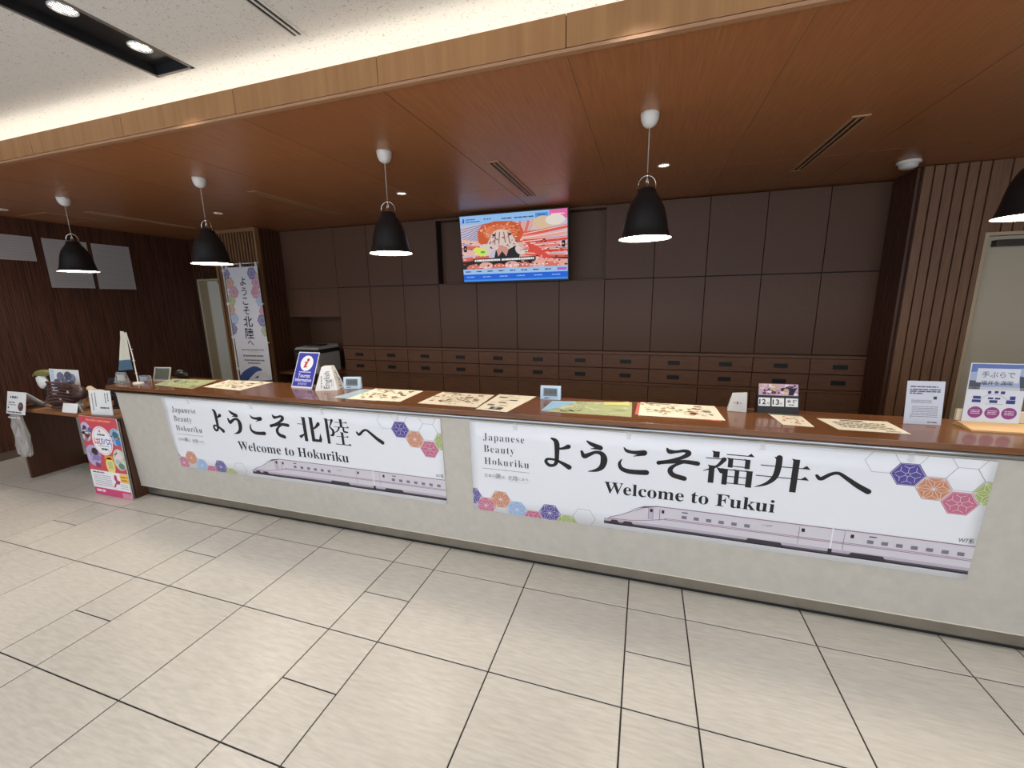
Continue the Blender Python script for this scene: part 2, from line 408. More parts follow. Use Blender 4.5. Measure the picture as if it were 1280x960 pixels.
# access hatch
t = thing('access_hatch', 'square access hatch outlined in the wood ceiling at left', 'hatch', (-3.43, 1.13, ZS))
m = MB(); s_ = 0.225; w_ = 0.016
for q in ((-s_, s_, -s_, -s_+w_), (-s_, s_, s_-w_, s_), (-s_, -s_+w_, -s_+w_, s_-w_), (s_-w_, s_, -s_+w_, s_-w_)): m.box(*q, -0.004, 0)
m.build('frame', M_joint, t); MB().box(-s_+w_, s_-w_, -s_+w_, s_-w_, -0.002, 0).build('door', M_soffit, t)
# small downlights and detector
for x, y, lb in ((3.11, 1.61, 'small recessed downlight in wood ceiling right of lit pendant'), (0.76, 1.61, 'small recessed downlight in wood ceiling left of the television'), (-1.60, 1.61, 'small recessed downlight in wood ceiling above the slatted screen'), (-3.40, 0.66, 'small recessed downlight in wood ceiling at the far left')):
    t = thing('recessed_downlight', lb, 'downlight', (x, y, ZS), group='small downlights in the wood ceiling')
    MB().lathe([(0.048, 0.0), (0.05, -0.004), (0.044, -0.006), (0.036, 0.0)], 24).build('ring', M_white, t)
    MB().lathe([(0.001, -0.001), (0.036, -0.001)], 20, smooth=False).build('reflector', mat('dl_reflector', (255, 240, 215), 0.3, emit=4.0), t)
    g = MB()
    for k in (-1, 0, 1): g.box(k*0.018-0.003, k*0.018+0.003, -0.03, 0.03, -0.004, -0.0012)
    g.build('louvre', mat('louvre_grey', (92, 90, 90), 0.4), t)
    spot(x, y, ZS-0.012, 5.0, math.radians(110), 0.9)
t = thing('smoke_detector', 'white domed smoke detector on the wood ceiling at right', 'detector', (4.94, 2.2, ZS))
MB().lathe([(0.075, 0.0), (0.078, -0.012), (0.066, -0.022)], 28).build('base', M_white, t)
MB().lathe([(0.062, -0.022), (0.056, -0.045), (0.03, -0.056), (0.001, -0.058)], 28).build('dome', M_white, t)

# ------------------------------------------------------------------ pendants
def pendant():
    t = thing('pendant_lamp', '', 'pendant lamp')
    MB().lathe([(0.001, 0.0), (0.05, 0.0), (0.051, -0.008), (0.047, -0.035), (0.036, -0.06), (0.018, -0.073), (0.006, -0.075), (0.001, -0.075)], 28).build('canopy', M_white, t)
    MB().tube([(0, 0, -0.07), (0, 0, -0.325)], 0.0032, 8).build('cord', mat('grey_cord', (170, 165, 158), 0.6), t)
    a = MB(); pts = [(-0.05, 0, -0.408)]+[(-0.05*math.cos(th), 0, -0.375+0.05*math.sin(th)) for th in [math.pi*k/12 for k in range(13)]]+[(0.05, 0, -0.408)]
    a.tube(pts, 0.0035, 8); a.tube([(-0.055, 0, -0.402), (0.055, 0, -0.402)], 0.0035, 8); a.lathe([(0.001, -0.31), (0.008, -0.313), (0.01, -0.328), (0.006, -0.335), (0.001, -0.336)], 12)
    a.tube([(0, 0, -0.33), (0.012, 0, -0.398)], 0.003, 6); a.tube([(0, 0, -0.33), (-0.012, 0, -0.398)], 0.003, 6)
    a.build('bail', M_chrome, t)
    prof = [(0.001, -0.392), (0.044, -0.394), (0.051, -0.402), (0.053, -0.418), (0.062, -0.432), (0.081, -0.46), (0.097, -0.49), (0.111, -0.53), (0.121, -0.58), (0.128, -0.62), (0.137, -0.653), (0.150, -0.672)]
    MB().lathe(prof, 40).build('shade', M_shade, t)
    MB().lathe([(0.149, -0.6725), (0.135, -0.655), (0.126, -0.622), (0.118, -0.58), (0.09, -0.50)], 40).build('shade_lining', M_inner, t)
    MB().lathe([(0.001, -0.667), (0.1425, -0.667)], 40, smooth=False).build('diffuser', M_glow, t)
    return t
p0 = pendant()
PL = ['black bell pendant lamp hanging in front of the notices, farthest left', 'black bell pendant lamp hanging beside the slatted screen', 'black bell pendant lamp hanging left of the television', 'black bell pendant lamp hanging right of the television', 'black bell pendant lamp cut off by the right edge']
for i, x in enumerate((-2.235, -0.48, 1.265, 3.0, 4.745)):
    o = p0 if i == 0 else copy_tree(p0)
    o.location = (x, 0.59, ZS); o.rotation_euler.z = (0.5, 0.1, 0.25, 0.2, 0.4)[i]; o['label'] = PL[i]; o['group'] = 'row of black pendant lamps over the counter'

# ------------------------------------------------------------------ cabinets on the back wall
YC = 2.8; X0 = -1.07; PW = 0.52
def door(parent, name, x0, x1, z0, z1, m, y=YC, th=0.02):
    return MB().box(x0+0.002, x1-0.002, y, y+th, z0+0.002, z1-0.002).build(name, m, parent, 0.001)
def pull(parent, x, z, y):
    m = MB(); w, h, b = 0.063, 0.023, 0.007
    for q in ((-w, w, h-b, h), (-w, w, -h, -h+b), (-w, -w+b, -h+b, h-b), (w-b, w, -h+b, h-b)): m.box(x+q[0], x+q[1], y-0.004, y, z+q[2], z+q[3])
    m.box(x-w+b, x+w-b, y-0.0015, y-0.0005, z-h+b, z+h-b)
    m.build('handle', M_black, parent)
ORD = ['first', 'second', 'third', 'fourth', 'fifth', 'sixth', 'seventh', 'eighth', 'ninth', 'tenth', 'eleventh', 'twelfth']
for i in range(12):
    x0, x1 = X0+PW*i, X0+PW*(i+1); tvcol = 3 <= i <= 6
    t = thing('wall_cabinet', 'dark brown built-in cabinet column with two drawers, %s counting from the printer' % ORD[i], 'cabinet', (x0, YC, 0), group='cabinet columns behind the counter')
    zt = 1.905 if tvcol else 2.695
    MB().box(0.001, PW-0.001, 0.021, 0.40, 0, zt).build('body', M_dark, t)
    def D(nm, z0, z1, m): return MB().box(0.004, PW-0.004, 0, 0.02, z0+0.003, z1-0.003).build(nm, m, t)
    if not tvcol: D('upper_door', 1.908, 2.695, M_cab)
    D('tall_door', 1.10, 1.903, M_cab)
    for z0, z1 in ((0.90, 1.058), (0.738, 0.896)):
        d = D('drawer', z0, z1, M_drawer); pull(d, PW/2, (z0+z1)/2-0.002, 0)
    D('lower_door', 0.06, 0.71, M_drawer)
    MB().box(0.0, PW, 0.04, 0.3, 0, 0.058).build('plinth', M_black, t)
# continuous ledges
for z0, z1, lb in ((1.062, 1.092, 'narrow brown ledge running above the drawers'), (0.711, 0.735, 'narrow brown ledge running below the drawers')):
    tag(MB().box(X0, X0+12*PW, YC-0.016, YC+0.02, z0, z1).build('cabinet_ledge', M_drawer, None, 0.001), lb, 'ledge')
# television recess
t = thing('television_recess', 'recessed dark panel with header behind the television', 'panel', (X0+3*PW, YC, 1.905))
w = 4*PW
MB().box(0, w, 0.14, 0.40, 0.001, 0.79).build('back_panel', M_cab, t); MB().box(0, w, 0.0, 0.14, 0.765, 0.79).build('header', M_cab, t)
MB().box(0, w, 0.0, 0.14, 0.0, 0.006).build('ledge', M_drawer, t)
# niche unit left of the columns
t = thing('niche_cabinet', 'dark brown cabinet with open printer niche beside the slatted screen', 'cabinet', (-2.0, YC, 0))
wN = 0.93
MB().box(0, wN-0.002, 0.021, 0.40, 1.51, 2.695).build('body', M_dark, t)
MB().box(0.003, wN-0.003, 0, 0.02, 1.908, 2.695).build('upper_door', M_cab, t)
MB().box(0.003, 0.46, 0, 0.02, 1.505, 1.903).build('small_door', M_cab, t); MB().box(0.465, wN-0.003, 0, 0.02, 1.505, 1.903).build('small_door', M_cab, t)
MB().box(0, wN-0.002, 0.39, 0.41, 0.735, 1.51).build('niche_back', M_cab, t); MB().box(0.0, 0.02, 0.0, 0.39, 0.735, 1.505).build('side_panel', M_cab, t)
MB().box(0.0, wN-0.002, -0.30, 0.40, 0.705, 0.735).build('shelf', M_drawer, t); MB().box(0.0, wN-0.002, -0.02, 0.40, 0, 0.705).build('base', M_drawer, t)

# television
tv = thing('television', 'wall-mounted flat screen television showing a cooked red crab web page', 'television', (1.535, 2.735, 1.905), rx=math.radians(5.5))
TW, TH = 1.30, 0.775
MB().box(-TW/2, TW/2, -0.045, 0.0, 0, TH).build('casing', M_black, tv, 0.004)
MB().box(-0.2, 0.2, 0.0, 0.05, 0.2, 0.55).build('wall_mount', M_black, tv)
pr = Print('up', 0.0455, clip=(-TW/2+0.014, 0.022, TW/2-0.014, TH-0.014), emit=0.72)
W2 = TW/2-0.014; wv = TH-0.014; vb = 0.022
pr.rect(-W2, vb, W2, wv, (120, 160, 235))
pr.rect(-W2, wv-0.095, W2, wv, (150, 196, 245), 2); pr.rect(W2-0.2, wv-0.095, W2, wv, (236, 110, 170), 3); pr.rect(W2-0.36, wv-0.07, W2-0.215, wv-0.022, (80, 155, 225), 3)
for q in (0.335, 0.3, 0.27): pr.dashes(-q+0.0, -q+0.02, wv-0.052, 0.012, (60, 80, 120), 3, 3)
pr.poly([(-W2+0.03, wv-0.075), (-W2+0.05, wv-0.075), (-W2+0.055, wv-0.04), (-W2+0.045, wv-0.02), (-W2+0.035, wv-0.04)], (30, 80, 180), 3)
pr.dashes(-W2+0.07, -W2+0.19, wv-0.045, 0.01, (40, 80, 170), 1, 3); pr.dashes(-W2+0.07, -W2+0.25, wv-0.07, 0.01, (40, 80, 170), 2, 3)
pr.dashes(-0.12, 0.0, wv-0.06, 0.012, (50, 70, 110), 4, 3); pr.dashes(0.03, 0.26, wv-0.06, 0.012, (50, 70, 110), 5, 3)
pr.dashes(W2-0.33, W2-0.24, wv-0.05, 0.011, (30, 90, 170), 6, 4); pr.dashes(W2-0.18, W2-0.03, wv-0.055, 0.013, (250, 230, 240), 7, 4)
zp0, zp1 = 0.165, wv-0.095                                            # picture area
pr.rect(-W2, zp0, W2, zp1, (206, 196, 214), 2)
pr.rect(-W2, zp0, W2, zp0+0.12, (48, 38, 40), 3); pr.poly([(-0.26, zp0), (0.3, zp0), (0.2, zp0+0.24), (-0.2, zp0+0.24)], (34, 34, 38), 3)
for k in range(9): pr.line([(-W2, zp1-0.05-k*0.03), (-0.3, zp1-0.0-k*0.012)], 0.007, (120, 110, 150), 3)
for k in range(4): pr.line([(0.1+k*0.05, zp1), (0.06+k*0.03, zp1-0.22)], 0.034, ((226, 120, 104), (232, 170, 160))[k % 2], 4)
pr.disc(0.36, zp1-0.03, 0.12, 0.07, (226, 196, 160), 4); pr.disc(0.5, zp1-0.01, 0.11, 0.055, (238, 226, 214), 5)
LEG = [(228, 96, 76), (240, 170, 158), (222, 78, 62), (236, 130, 112), (216, 70, 54)]
for k in range(7): pr.brush([(0.1, zp0+0.36-k*0.04, 0.05), (0.35, zp0+0.38-k*0.05, 0.045), (W2+0.02, zp0+0.42-k*0.062, 0.04)], LEG[k % 5], 5)
for k in range(6): pr.brush([(0.12, zp0+0.36-k*0.04, 0.008), (0.35, zp0+0.39-k*0.05, 0.008), (W2+0.02, zp0+0.43-k*0.062, 0.006)], (252, 222, 214), 6)
for k in range(4): pr.brush([(-0.32, zp0+0.28-k*0.05, 0.05), (-0.5, zp0+0.30-k*0.06, 0.045), (-W2-0.02, zp0+0.33-k*0.075, 0.04)], ((240, 190, 176), (226, 104, 84))[k % 2], 5)
for k in range(8): pr.disc(-0.5+k*0.16, zp0+0.01+0.02*(k % 2), 0.09, 0.045, ((224, 120, 100), (236, 176, 164))[k % 2], 5, 12)
pr.poly([(-0.42, zp0+0.42), (-0.36, zp0+0.49), (-0.2, zp0+0.52), (0.0, zp0+0.51), (0.1, zp0+0.47), (0.14, zp0+0.38), (0.08, zp0+0.28), (-0.05, zp0+0.22), (-0.3, zp0+0.22), (-0.42, zp0+0.3)], (212, 92, 50), 7)
pr.poly([(-0.36, zp0+0.4), (-0.28, zp0+0.47), (0.0, zp0+0.465), (0.07, zp0+0.38), (0.0, zp0+0.33), (-0.3, zp0+0.33)], (226, 122, 76), 8)
pr.poly([(-0.28, zp0+0.33), (-0.22, zp0+0.41), (-0.13, zp0+0.43), (-0.04, zp0+0.41), (0.02, zp0+0.33), (0.06, zp0+0.26), (-0.06, zp0+0.2), (-0.2, zp0+0.2), (-0.32, zp0+0.26)], (226, 206, 196), 9)
for q in (-0.2, -0.15, -0.1, -0.05): pr.line([(q, zp0+0.4), (q-0.015+0.03*(q > -0.12), zp0+0.28)], 0.012, (150, 90, 90), 10)
pr.disc(-0.22, zp0+0.37, 0.022, 0.014, (60, 50, 60), 10); pr.disc(-0.03, zp0+0.37, 0.022, 0.014, (60, 50, 60), 10)
pr.poly([(-0.2, zp0+0.21), (-0.13, zp0+0.26), (-0.05, zp0+0.21), (-0.08, zp0+0.13), (-0.13, zp0+0.19), (-0.18, zp0+0.13)], (214, 150, 140), 10)
for q in (-0.34, 0.11): pr.disc(q, zp0+0.21, 0.08, 0.07, (226, 210, 204), 8); 
pr.brush([(0.1, zp0+0.25, 0.06), (0.25, zp0+0.2, 0.08), (0.4, zp0+0.1, 0.06)], (226, 80, 66), 8)
pr.poly([(-0.5, zp0+0.22), (-0.45, zp0+0.25), (-0.33, zp0+0.22), (-0.3, zp0+0.18), (-0.4, zp0+0.14)], (226, 236, 96), 9); pr.disc(-0.37, zp0+0.19, 0.03, 0.014, (70, 180, 110), 10)
pr.rect(-0.5, zp0+0.075, 0.27, zp0+0.118, (40, 36, 40), 9.8); pr.dashes(-0.48, -0.16, zp0+0.085, 0.022, (250, 250, 250), 8, 10, 0.15, 1.0); pr.dashes(-0.14, 0.25, zp0+0.085, 0.022, (250, 250, 250), 9, 10, 0.15, 1.0)
for k in range(15): pr.disc(-0.27+k*0.048, zp0+0.03, 0.008, 0.008, (250, 250, 250), 10, 8)
for sx in (-W2+0.045, W2-0.045): pr.rect(sx-0.018, zp0+0.2, sx+0.018, zp0+0.27, (16, 16, 20), 10); pr.poly([(sx-0.006, zp0+0.225), (sx+0.007, zp0+0.235), (sx-0.006, zp0+0.245)], (250, 250, 250), 11)
rnd = random.Random(12)
for k in range(120):                                                  # mottling of the shell, legs and dish
    a = rnd.uniform(0, 6.28); r_ = math.sqrt(rnd.random()); u, v = -.14+.25*r_*math.cos(a), zp0+.42+.09*r_*math.sin(a)
    pr.disc(u, v, rnd.uniform(.006, .018), rnd.uniform(.004, .01), rnd.choice([(196, 74, 40), (236, 146, 104), (214, 96, 56), (244, 190, 160)]), 8.5, 7)
for k in range(170):
    u, v = rnd.uniform(-W2, W2), zp0+rnd.uniform(0, .3)
    if -.3 < u < .08 and v > zp0+.06: continue
    pr.disc(u, v, rnd.uniform(.006, .022), rnd.uniform(.004, .01), rnd.choice([(206, 70, 56), (248, 214, 206), (150, 50, 44), (236, 160, 146), (70, 44, 46), (250, 236, 232)]), 8.8, 7)
for k in range(40):
    u, v = rnd.uniform(-.3, .06), zp0+rnd.uniform(.2, .36)
    pr.disc(u, v, rnd.uniform(.006, .016), rnd.uniform(.004, .009), rnd.choice([(120, 84, 84), (246, 236, 228), (196, 150, 140), (90, 70, 76)]), 9.6, 7)
pr.rect(-W2, 0.105, W2, zp0, (164, 202, 246), 11); pr.rect(-W2, 0.042, W2, 0.105, (28, 104, 224), 11); pr.rect(-W2, vb, W2, 0.042, (80, 150, 240), 11)
for k in range(8): pr.dashes(-W2+0.03+k*0.14, -W2+0.1+k*0.14, 0.13, 0.012, (50, 60, 90), 20+k, 12)
pr.rect(W2-0.12, 0.122, W2-0.012, 0.15, (176, 104, 200), 12)
for k in range(6): pr.dashes(-W2+0.04+k*0.21, -W2+0.14+k*0.21, 0.068, 0.011, (150, 190, 250), 40+k, 12)
pr.build('screen', tv)

# ------------------------------------------------------------------ slatted screen, door and return wall at left
YSC = 2.41
t = thing('slatted_screen', 'light wood frame screen with thin vertical slats behind the white banner', 'screen', (0, YSC, 0))
MB().box(-2.0, -1.965, -0.03, 0.03, 0, 2.70).build('post', M_lightwood, t); MB().box(-2.745, -2.71, -0.03, 0.03, 0, 2.70).build('post', M_lightwood, t)
MB().box(-2.71, -2.0, -0.03, 0.03, 2.655, 2.70).build('top_rail', M_lightwood, t)
sm = MB().box(-0.013, 0.013, -0.022, 0.022, 0, 2.655).mesh('slat', M_slat)
for k in range(13): part('slat', sm, t, (-2.672+k*0.0525, 0, 0))
MB().box(-2.71, -2.0, 0.07, 0.08, 0, 2.655).build('backing', M_slatdark, t)
w2 = MB().box(-2.03, -2.001, YSC+0.1, 3.25, 0, 2.70).build('wall_return', M_slatdark); struct(w2, 'narrow dark slatted return wall beside the niche cabinet', 'wall')
sm2 = MB().box(0, 0.025, -0.022, 0.022, 0, 2.70).mesh('slat', M_slab)
for k in range(6): part('slat', sm2, w2, (-2.0, YSC+0.06+k*0.06, 0))
# rear wall left with doorway
YD = 2.86
w3 = MB()
w3.box(XL, -3.80, YD, YD+0.1, 0, 2.70); w3.box(-3.20, -2.03, YD, YD+0.1, 0, 2.70); w3.box(-3.80, -3.20, YD, YD+0.1, 2.10, 2.70)
w3 = w3.build('wall_rear', M_slatdark); struct(w3, 'dark slatted wall above the pale doorway at left', 'wall')
sm3 = MB().box(-0.014, 0.014, -0.02, 0.0, 2.11, 2.70).mesh('slat', M_slab)
for k in range(16): part('slat', sm3, w3, (-3.82+k*0.053, YD, 0))
d1 = MB(); d1.box(-3.80, -3.765, YD-0.012, YD+0.39, 0, 2.10); d1.box(-3.765, -3.21, YD-0.012, YD+0.1, 2.075, 2.10); d1.box(-3.225, -3.2, YD-0.012, YD+0.1, 0, 2.075)
d1 = d1.build('door_1', mat('door_frame_beige', (182, 168, 140), 0.6)); struct(d1, 'pale doorway with beige frame beside the left wall', 'door')
MB().box(-3.66, -3.225, YD+0.06, YD+0.10, 0, 2.072).build('door_leaf', mat('door_leaf_white', (206, 204, 190), 0.6), d1)
MB().box(-3.765, -3.66, YD+0.12, YD+0.13, 0, 2.075).build('jamb_panel', M_beige, d1)
MB().box(-3.42, -3.23, YD+0.03, YD+0.06, 2.035, 2.065).build('door_closer', M_black, d1)

# right slatted wall with beige door
XRS = 5.11
w4 = MB(); w4.box(XRS+0.02, 5.60, YSC, 3.25, 0, 2.70); w4.box(5.60, 6.55, YSC, YSC+0.1, 2.16, 2.70); w4.box(6.55, XR, YSC, YSC+0.1, 0, 2.70)
w4 = w4.build('wall_slats', M_slatdark); struct(w4, 'brown wall of wide vertical slats right of the cabinets', 'wall')
sw = MB().box(-0.031, 0.031, -0.028, 0.0, 0, 2.70).mesh('slat', M_slat, 0.003)
for k in range(7): part('slat', sw, w4, (XRS+0.055+k*0.072, YSC, 0))
sv = MB().box(-0.022, 0.0, -0.028, 0.028, 0, 2.70).mesh('slat', M_slab)
for k in range(5): part('slat', sv, w4, (XRS+0.02, YSC+0.04+k*0.075, 0))
su = MB().box(-0.031, 0.031, -0.028, 0.0, 2.16, 2.70).mesh('slat', M_slat)
for k in range(13): part('slat', su, w4, (5.65+k*0.072, YSC, 0))
d2 = MB(); d2.box(5.60, 5.625, YSC-0.03, YSC+0.1, 0, 2.16); d2.box(5.625, 6.55, YSC-0.03, YSC+0.1, 2.135, 2.16); d2.box(6.525, 6.55, YSC-0.03, YSC+0.1, 0, 2.135)
d2 = d2.build('door_2', mat('door_frame_pale', (190, 170, 140), 0.5)); struct(d2, 'beige door with closer at the far right', 'door')
MB().box(5.627, 6.523, YSC+0.03, YSC+0.07, 0.005, 2.133).build('door_leaf', M_beige, d2)
MB().box(5.68, 5.92, YSC-0.03, YSC+0.03, 2.05, 2.10).build('door_closer', mat('closer_bronze', (70, 64, 56), 0.4, 0.5), d2, 0.004)

# ------------------------------------------------------------------ service counter
XC0, XC1 = -1.257, 6.9
ct = thing('service_counter', 'long white-fronted service counter with metal kick plate', 'counter', (0, 0, 0))
PB, PT = (0.205, 0.11), (0.16, 0.972)                               # leaning front panel: (y, z) bottom and top
MB().hexa([(XC0, PB[0], PB[1]), (XC1, PB[0], PB[1]), (XC1, 0.60, PB[1]), (XC0, 0.60, PB[1])], [(XC0, PT[0], PT[1]), (XC1, PT[0], PT[1]), (XC1, 0.60, PT[1]), (XC0, 0.60, PT[1])]).build('front_panel', M_panel, ct)
MB().box(XC0, XC1, PB[0]-0.001, PB[0]+0.02, PB[1]-0.006, PB[1]+0.0).build('edge_strip', mat('pale_edge', (225, 215, 195), 0.4), ct)
MB().box(XC0, XC1, 0.25, 0.58, 0.012, 0.105).build('kick_plate', M_kick, ct); MB().box(XC0, XC1, 0.246, 0.58, 0.0, 0.012).build('kick_seal', M_black, ct)
m = MB(); pf = [(0.60, 0.9725), (0.160, 0.9725)]+[(0.160-0.011*math.sin(math.pi*k/8), 0.9868-0.0142*math.cos(math.pi*k/8)) for k in range(9)]+[(0.60, 1.001)]
for (ya, za), (yb, zb_) in zip(pf, pf[1:]+pf[:1]): m.quad([(XC0, ya, za), (XC0, yb, zb_), (XC1, yb, zb_), (XC1, ya, za)], 0, True)
m.quad([(XC0, y, z) for y, z in pf]); m.quad([(XC1, y, z) for y, z in pf[::-1]]); m.build('metal_strip', M_steel, ct)
MB().box(-1.345, XC0-0.001, 0.154, 0.62, 0.0, 0.739).build('end_slab', M_slab, ct)
tag(MB().box(-1.352, XC1, 0.146, 0.615, 1.0015, 1.032).build('countertop', M_top, None, 0.003), 'glossy brown wood countertop running along the counter', 'countertop')

def slant_frame(o):                                                # local XZ plane laid on the leaning panel
    a = math.atan2(PT[0]-PB[0], PT[1]-PB[1]); o.rotation_euler = (-a, 0, 0)
INK = (38, 36, 38)
G_YO = [[(.28, .99, .06), (.42, .93, .13), (.48, .8, .16), (.48, .5, .14), (.46, .2, .12), (.36, .07, .09), (.18, .05, .1), (.05, .16, .1), (.12, .26, .08), (.4, .26, .07), (.65, .18, .1), (.94, .05, .16)], [(.5, .66, .06), (.7, .68, .08), (.92, .76, .14)]]
G_U = [[(.25, .99, .05), (.42, .91, .11), (.78, .81, .15)], [(.78, .79, .08), (.4, .76, .02)], [(.03, .64, .08), (.13, .5, .14), (.3, .55, .12), (.6, .66, .09), (.85, .62, .14), (.94, .45, .19), (.87, .22, .16), (.65, .08, .1), (.3, .01, .02)]]
G_KO = [[(.18, .99, .03), (.28, .87, .1), (.5, .83, .11), (.85, .85, .17)], [(.86, .8, .1), (.5, .68, .02)], [(.12, .52, .03), (.05, .35, .09), (.12, .16, .13), (.35, .07, .15), (.7, .07, .16), (.94, .09, .17)]]
G_SO = [[(.24, .99, .05), (.3, .9, .13), (.45, .91, .08), (.65, .96, .09), (.74, .89, .14), (.6, .74, .1), (.3, .6, .07), (.06, .5, .12)], [(.06, .5, .1), (.3, .55, .09), (.65, .61, .11), (.96, .59, .13)], [(.7, .61, .05), (.45, .47, .08), (.34, .3, .13), (.42, .14, .14), (.68, .06, .14)]]
G_HE = [[(.03, .7, .07), (.11, .55, .10), (.27, .85, .085), (.4, .93, .08), (.55, .7, .10), (.75, .36, .125), (.94, .1, .14)]]
def uroko(x, y, s=.14): return [(x-s, y), (x, y), (x-s*.45, y+s*.62)]
# kanji as filled shapes: ('r', x0, y0, x1, y1), ('p', points), ('b', brush)
def hz(x0, x1, y, t=.025, s=.13): return [('r', x0, y-t/2, x1, y+t/2), ('p', uroko(x1+.02, y-t/2, s))]
def vt(x, y0, y1, w=.12): return [('r', x-w/2, y0, x+w/2, y1), ('p', [(x-w/2-.03, y1+.015), (x+w/2, y1-.02), (x-w/2, y1-.05)])]
K_FUKU = vt(.24, .8, .98, .13)+hz(.03, .40, .77, .025, .1)+[('b', [(.41, .77, .1), (.27, .55, .06), (.0, .38, .015)])]+vt(.17, .04, .56)+[('b', [(.29, .5, .03), (.38, .42, .12)])] \
    + hz(.45, .98, .92, .025, .15)+vt(.54, .55, .82, .1)+vt(.88, .55, .82, .1)+[('r', .5, .79, .9, .815), ('r', .5, .58, .9, .605)] \
    + vt(.45, .03, .5, .11)+vt(.69, .07, .5, .09)+vt(.94, .02, .5, .12)+[('r', .42, .47, .96, .495), ('r', .42, .275, .94, .3), ('r', .42, .075, .94, .1)]
K_I = [('b', [(.40, .98, .12), (.40, .7, .12), (.36, .4, .11), (.22, .18, .07), (.0, .04, .012)]), ('p', [(.3, 1.0), (.46, .97), (.34, .93)])]+vt(.72, .0, .97, .12)+hz(.07, .97, .72, .025, .17)+hz(.0, .97, .40, .025, .17)
K_KITA = vt(.32, .0, .98, .14)+[('r', .03, .68, .3, .705), ('p', [(.02, .2), (.3, .33), (.3, .28), (.09, .09)])]+vt(.63, .1, 1.0, .14)+[('r', .56, .02, .97, .13), ('p', [(.86, .1), (1.0, .1), (.96, .4)]), ('b', [(.66, .53, .05), (.8, .62, .08), (.93, .76, .13)])]
K_RIKU = vt(.09, .0, .98, .12)+[('r', .1, .92, .32, .945), ('b', [(.33, .93, .1), (.27, .8, .06), (.2, .66, .03)]), ('b', [(.2, .67, .04), (.33, .52, .1), (.3, .37, .1), (.2, .34, .04)])] \
    + vt(.69, .7, 1.0, .1)+hz(.44, .93, .87, .022, .11)+hz(.4, .99, .69, .022, .12)+[('b', [(.6, .68, .07), (.52, .55, .05), (.38, .46, .015)]), ('b', [(.77, .68, .07), (.78, .54, .07), (.93, .52, .05)])] \
    + vt(.69, .03, .5, .1)+hz(.44, .93, .33, .022, .11)+hz(.37, 1.0, .02, .025, .13)
def glyph(pr, g, u0, v0, u1, v1, c=INK):
    w, h = u1-u0, v1-v0
    for st in g:
        if isinstance(st, list): pr.brush([(u0+x*w, v0+y*h, q*min(max(w, h)*1.12, .2)) for x, y, q in st], c)
        elif st[0] == 'r': pr.rect(u0+st[1]*w, v0+st[2]*h, u0+st[3]*w, v0+st[4]*h, c, 3)
        elif st[0] == 'p': pr.poly([(u0+x*w, v0+y*h) for x, y in st[1]], c, 3)
        else: pr.brush([(u0+x*w, v0+y*h, q*w) for x, y, q in st[1]], c)

PUR, ORA, PNK, GRN, BLU = (88, 78, 152), (206, 138, 100), (198, 112, 138), (164, 178, 100), (150, 180, 218)
def hex_flower(pr, u, v, R, c, sq, kind):
    pr.hexf(u, v, R, c, 1, sq); w = 0.0016; wh = (238, 232, 236)
    pr.hexo(u, v, R*.93, wh, w*.8, 2, sq)
    for k in range(6):
        a = math.pi/3*k; a2 = a+math.pi/6; P = lambda r, t: (u+R*r*math.cos(t), v+R*r*math.sin(t)*sq)
        if kind == 0:
            pr.line([P(.16, a2), P(.5, a2), P(.72, a2+.42)], w, wh); pr.line([P(.5, a2), P(.72, a2-.42)], w, wh)
        else:
            pr.line([P(0, a), P(.95, a)], w, wh); pr.line([P(0, 0), P(.52, a2), P(.95, a)], w, wh); pr.line([P(.52, a2), P(.95, a+math.pi/3)], w, wh)
    if kind == 0: pr.line([(u+R*.14*math.cos(t*math.pi/5), v+R*.14*math.sin(t*math.pi/5)*sq) for t in range(11)], w, wh)

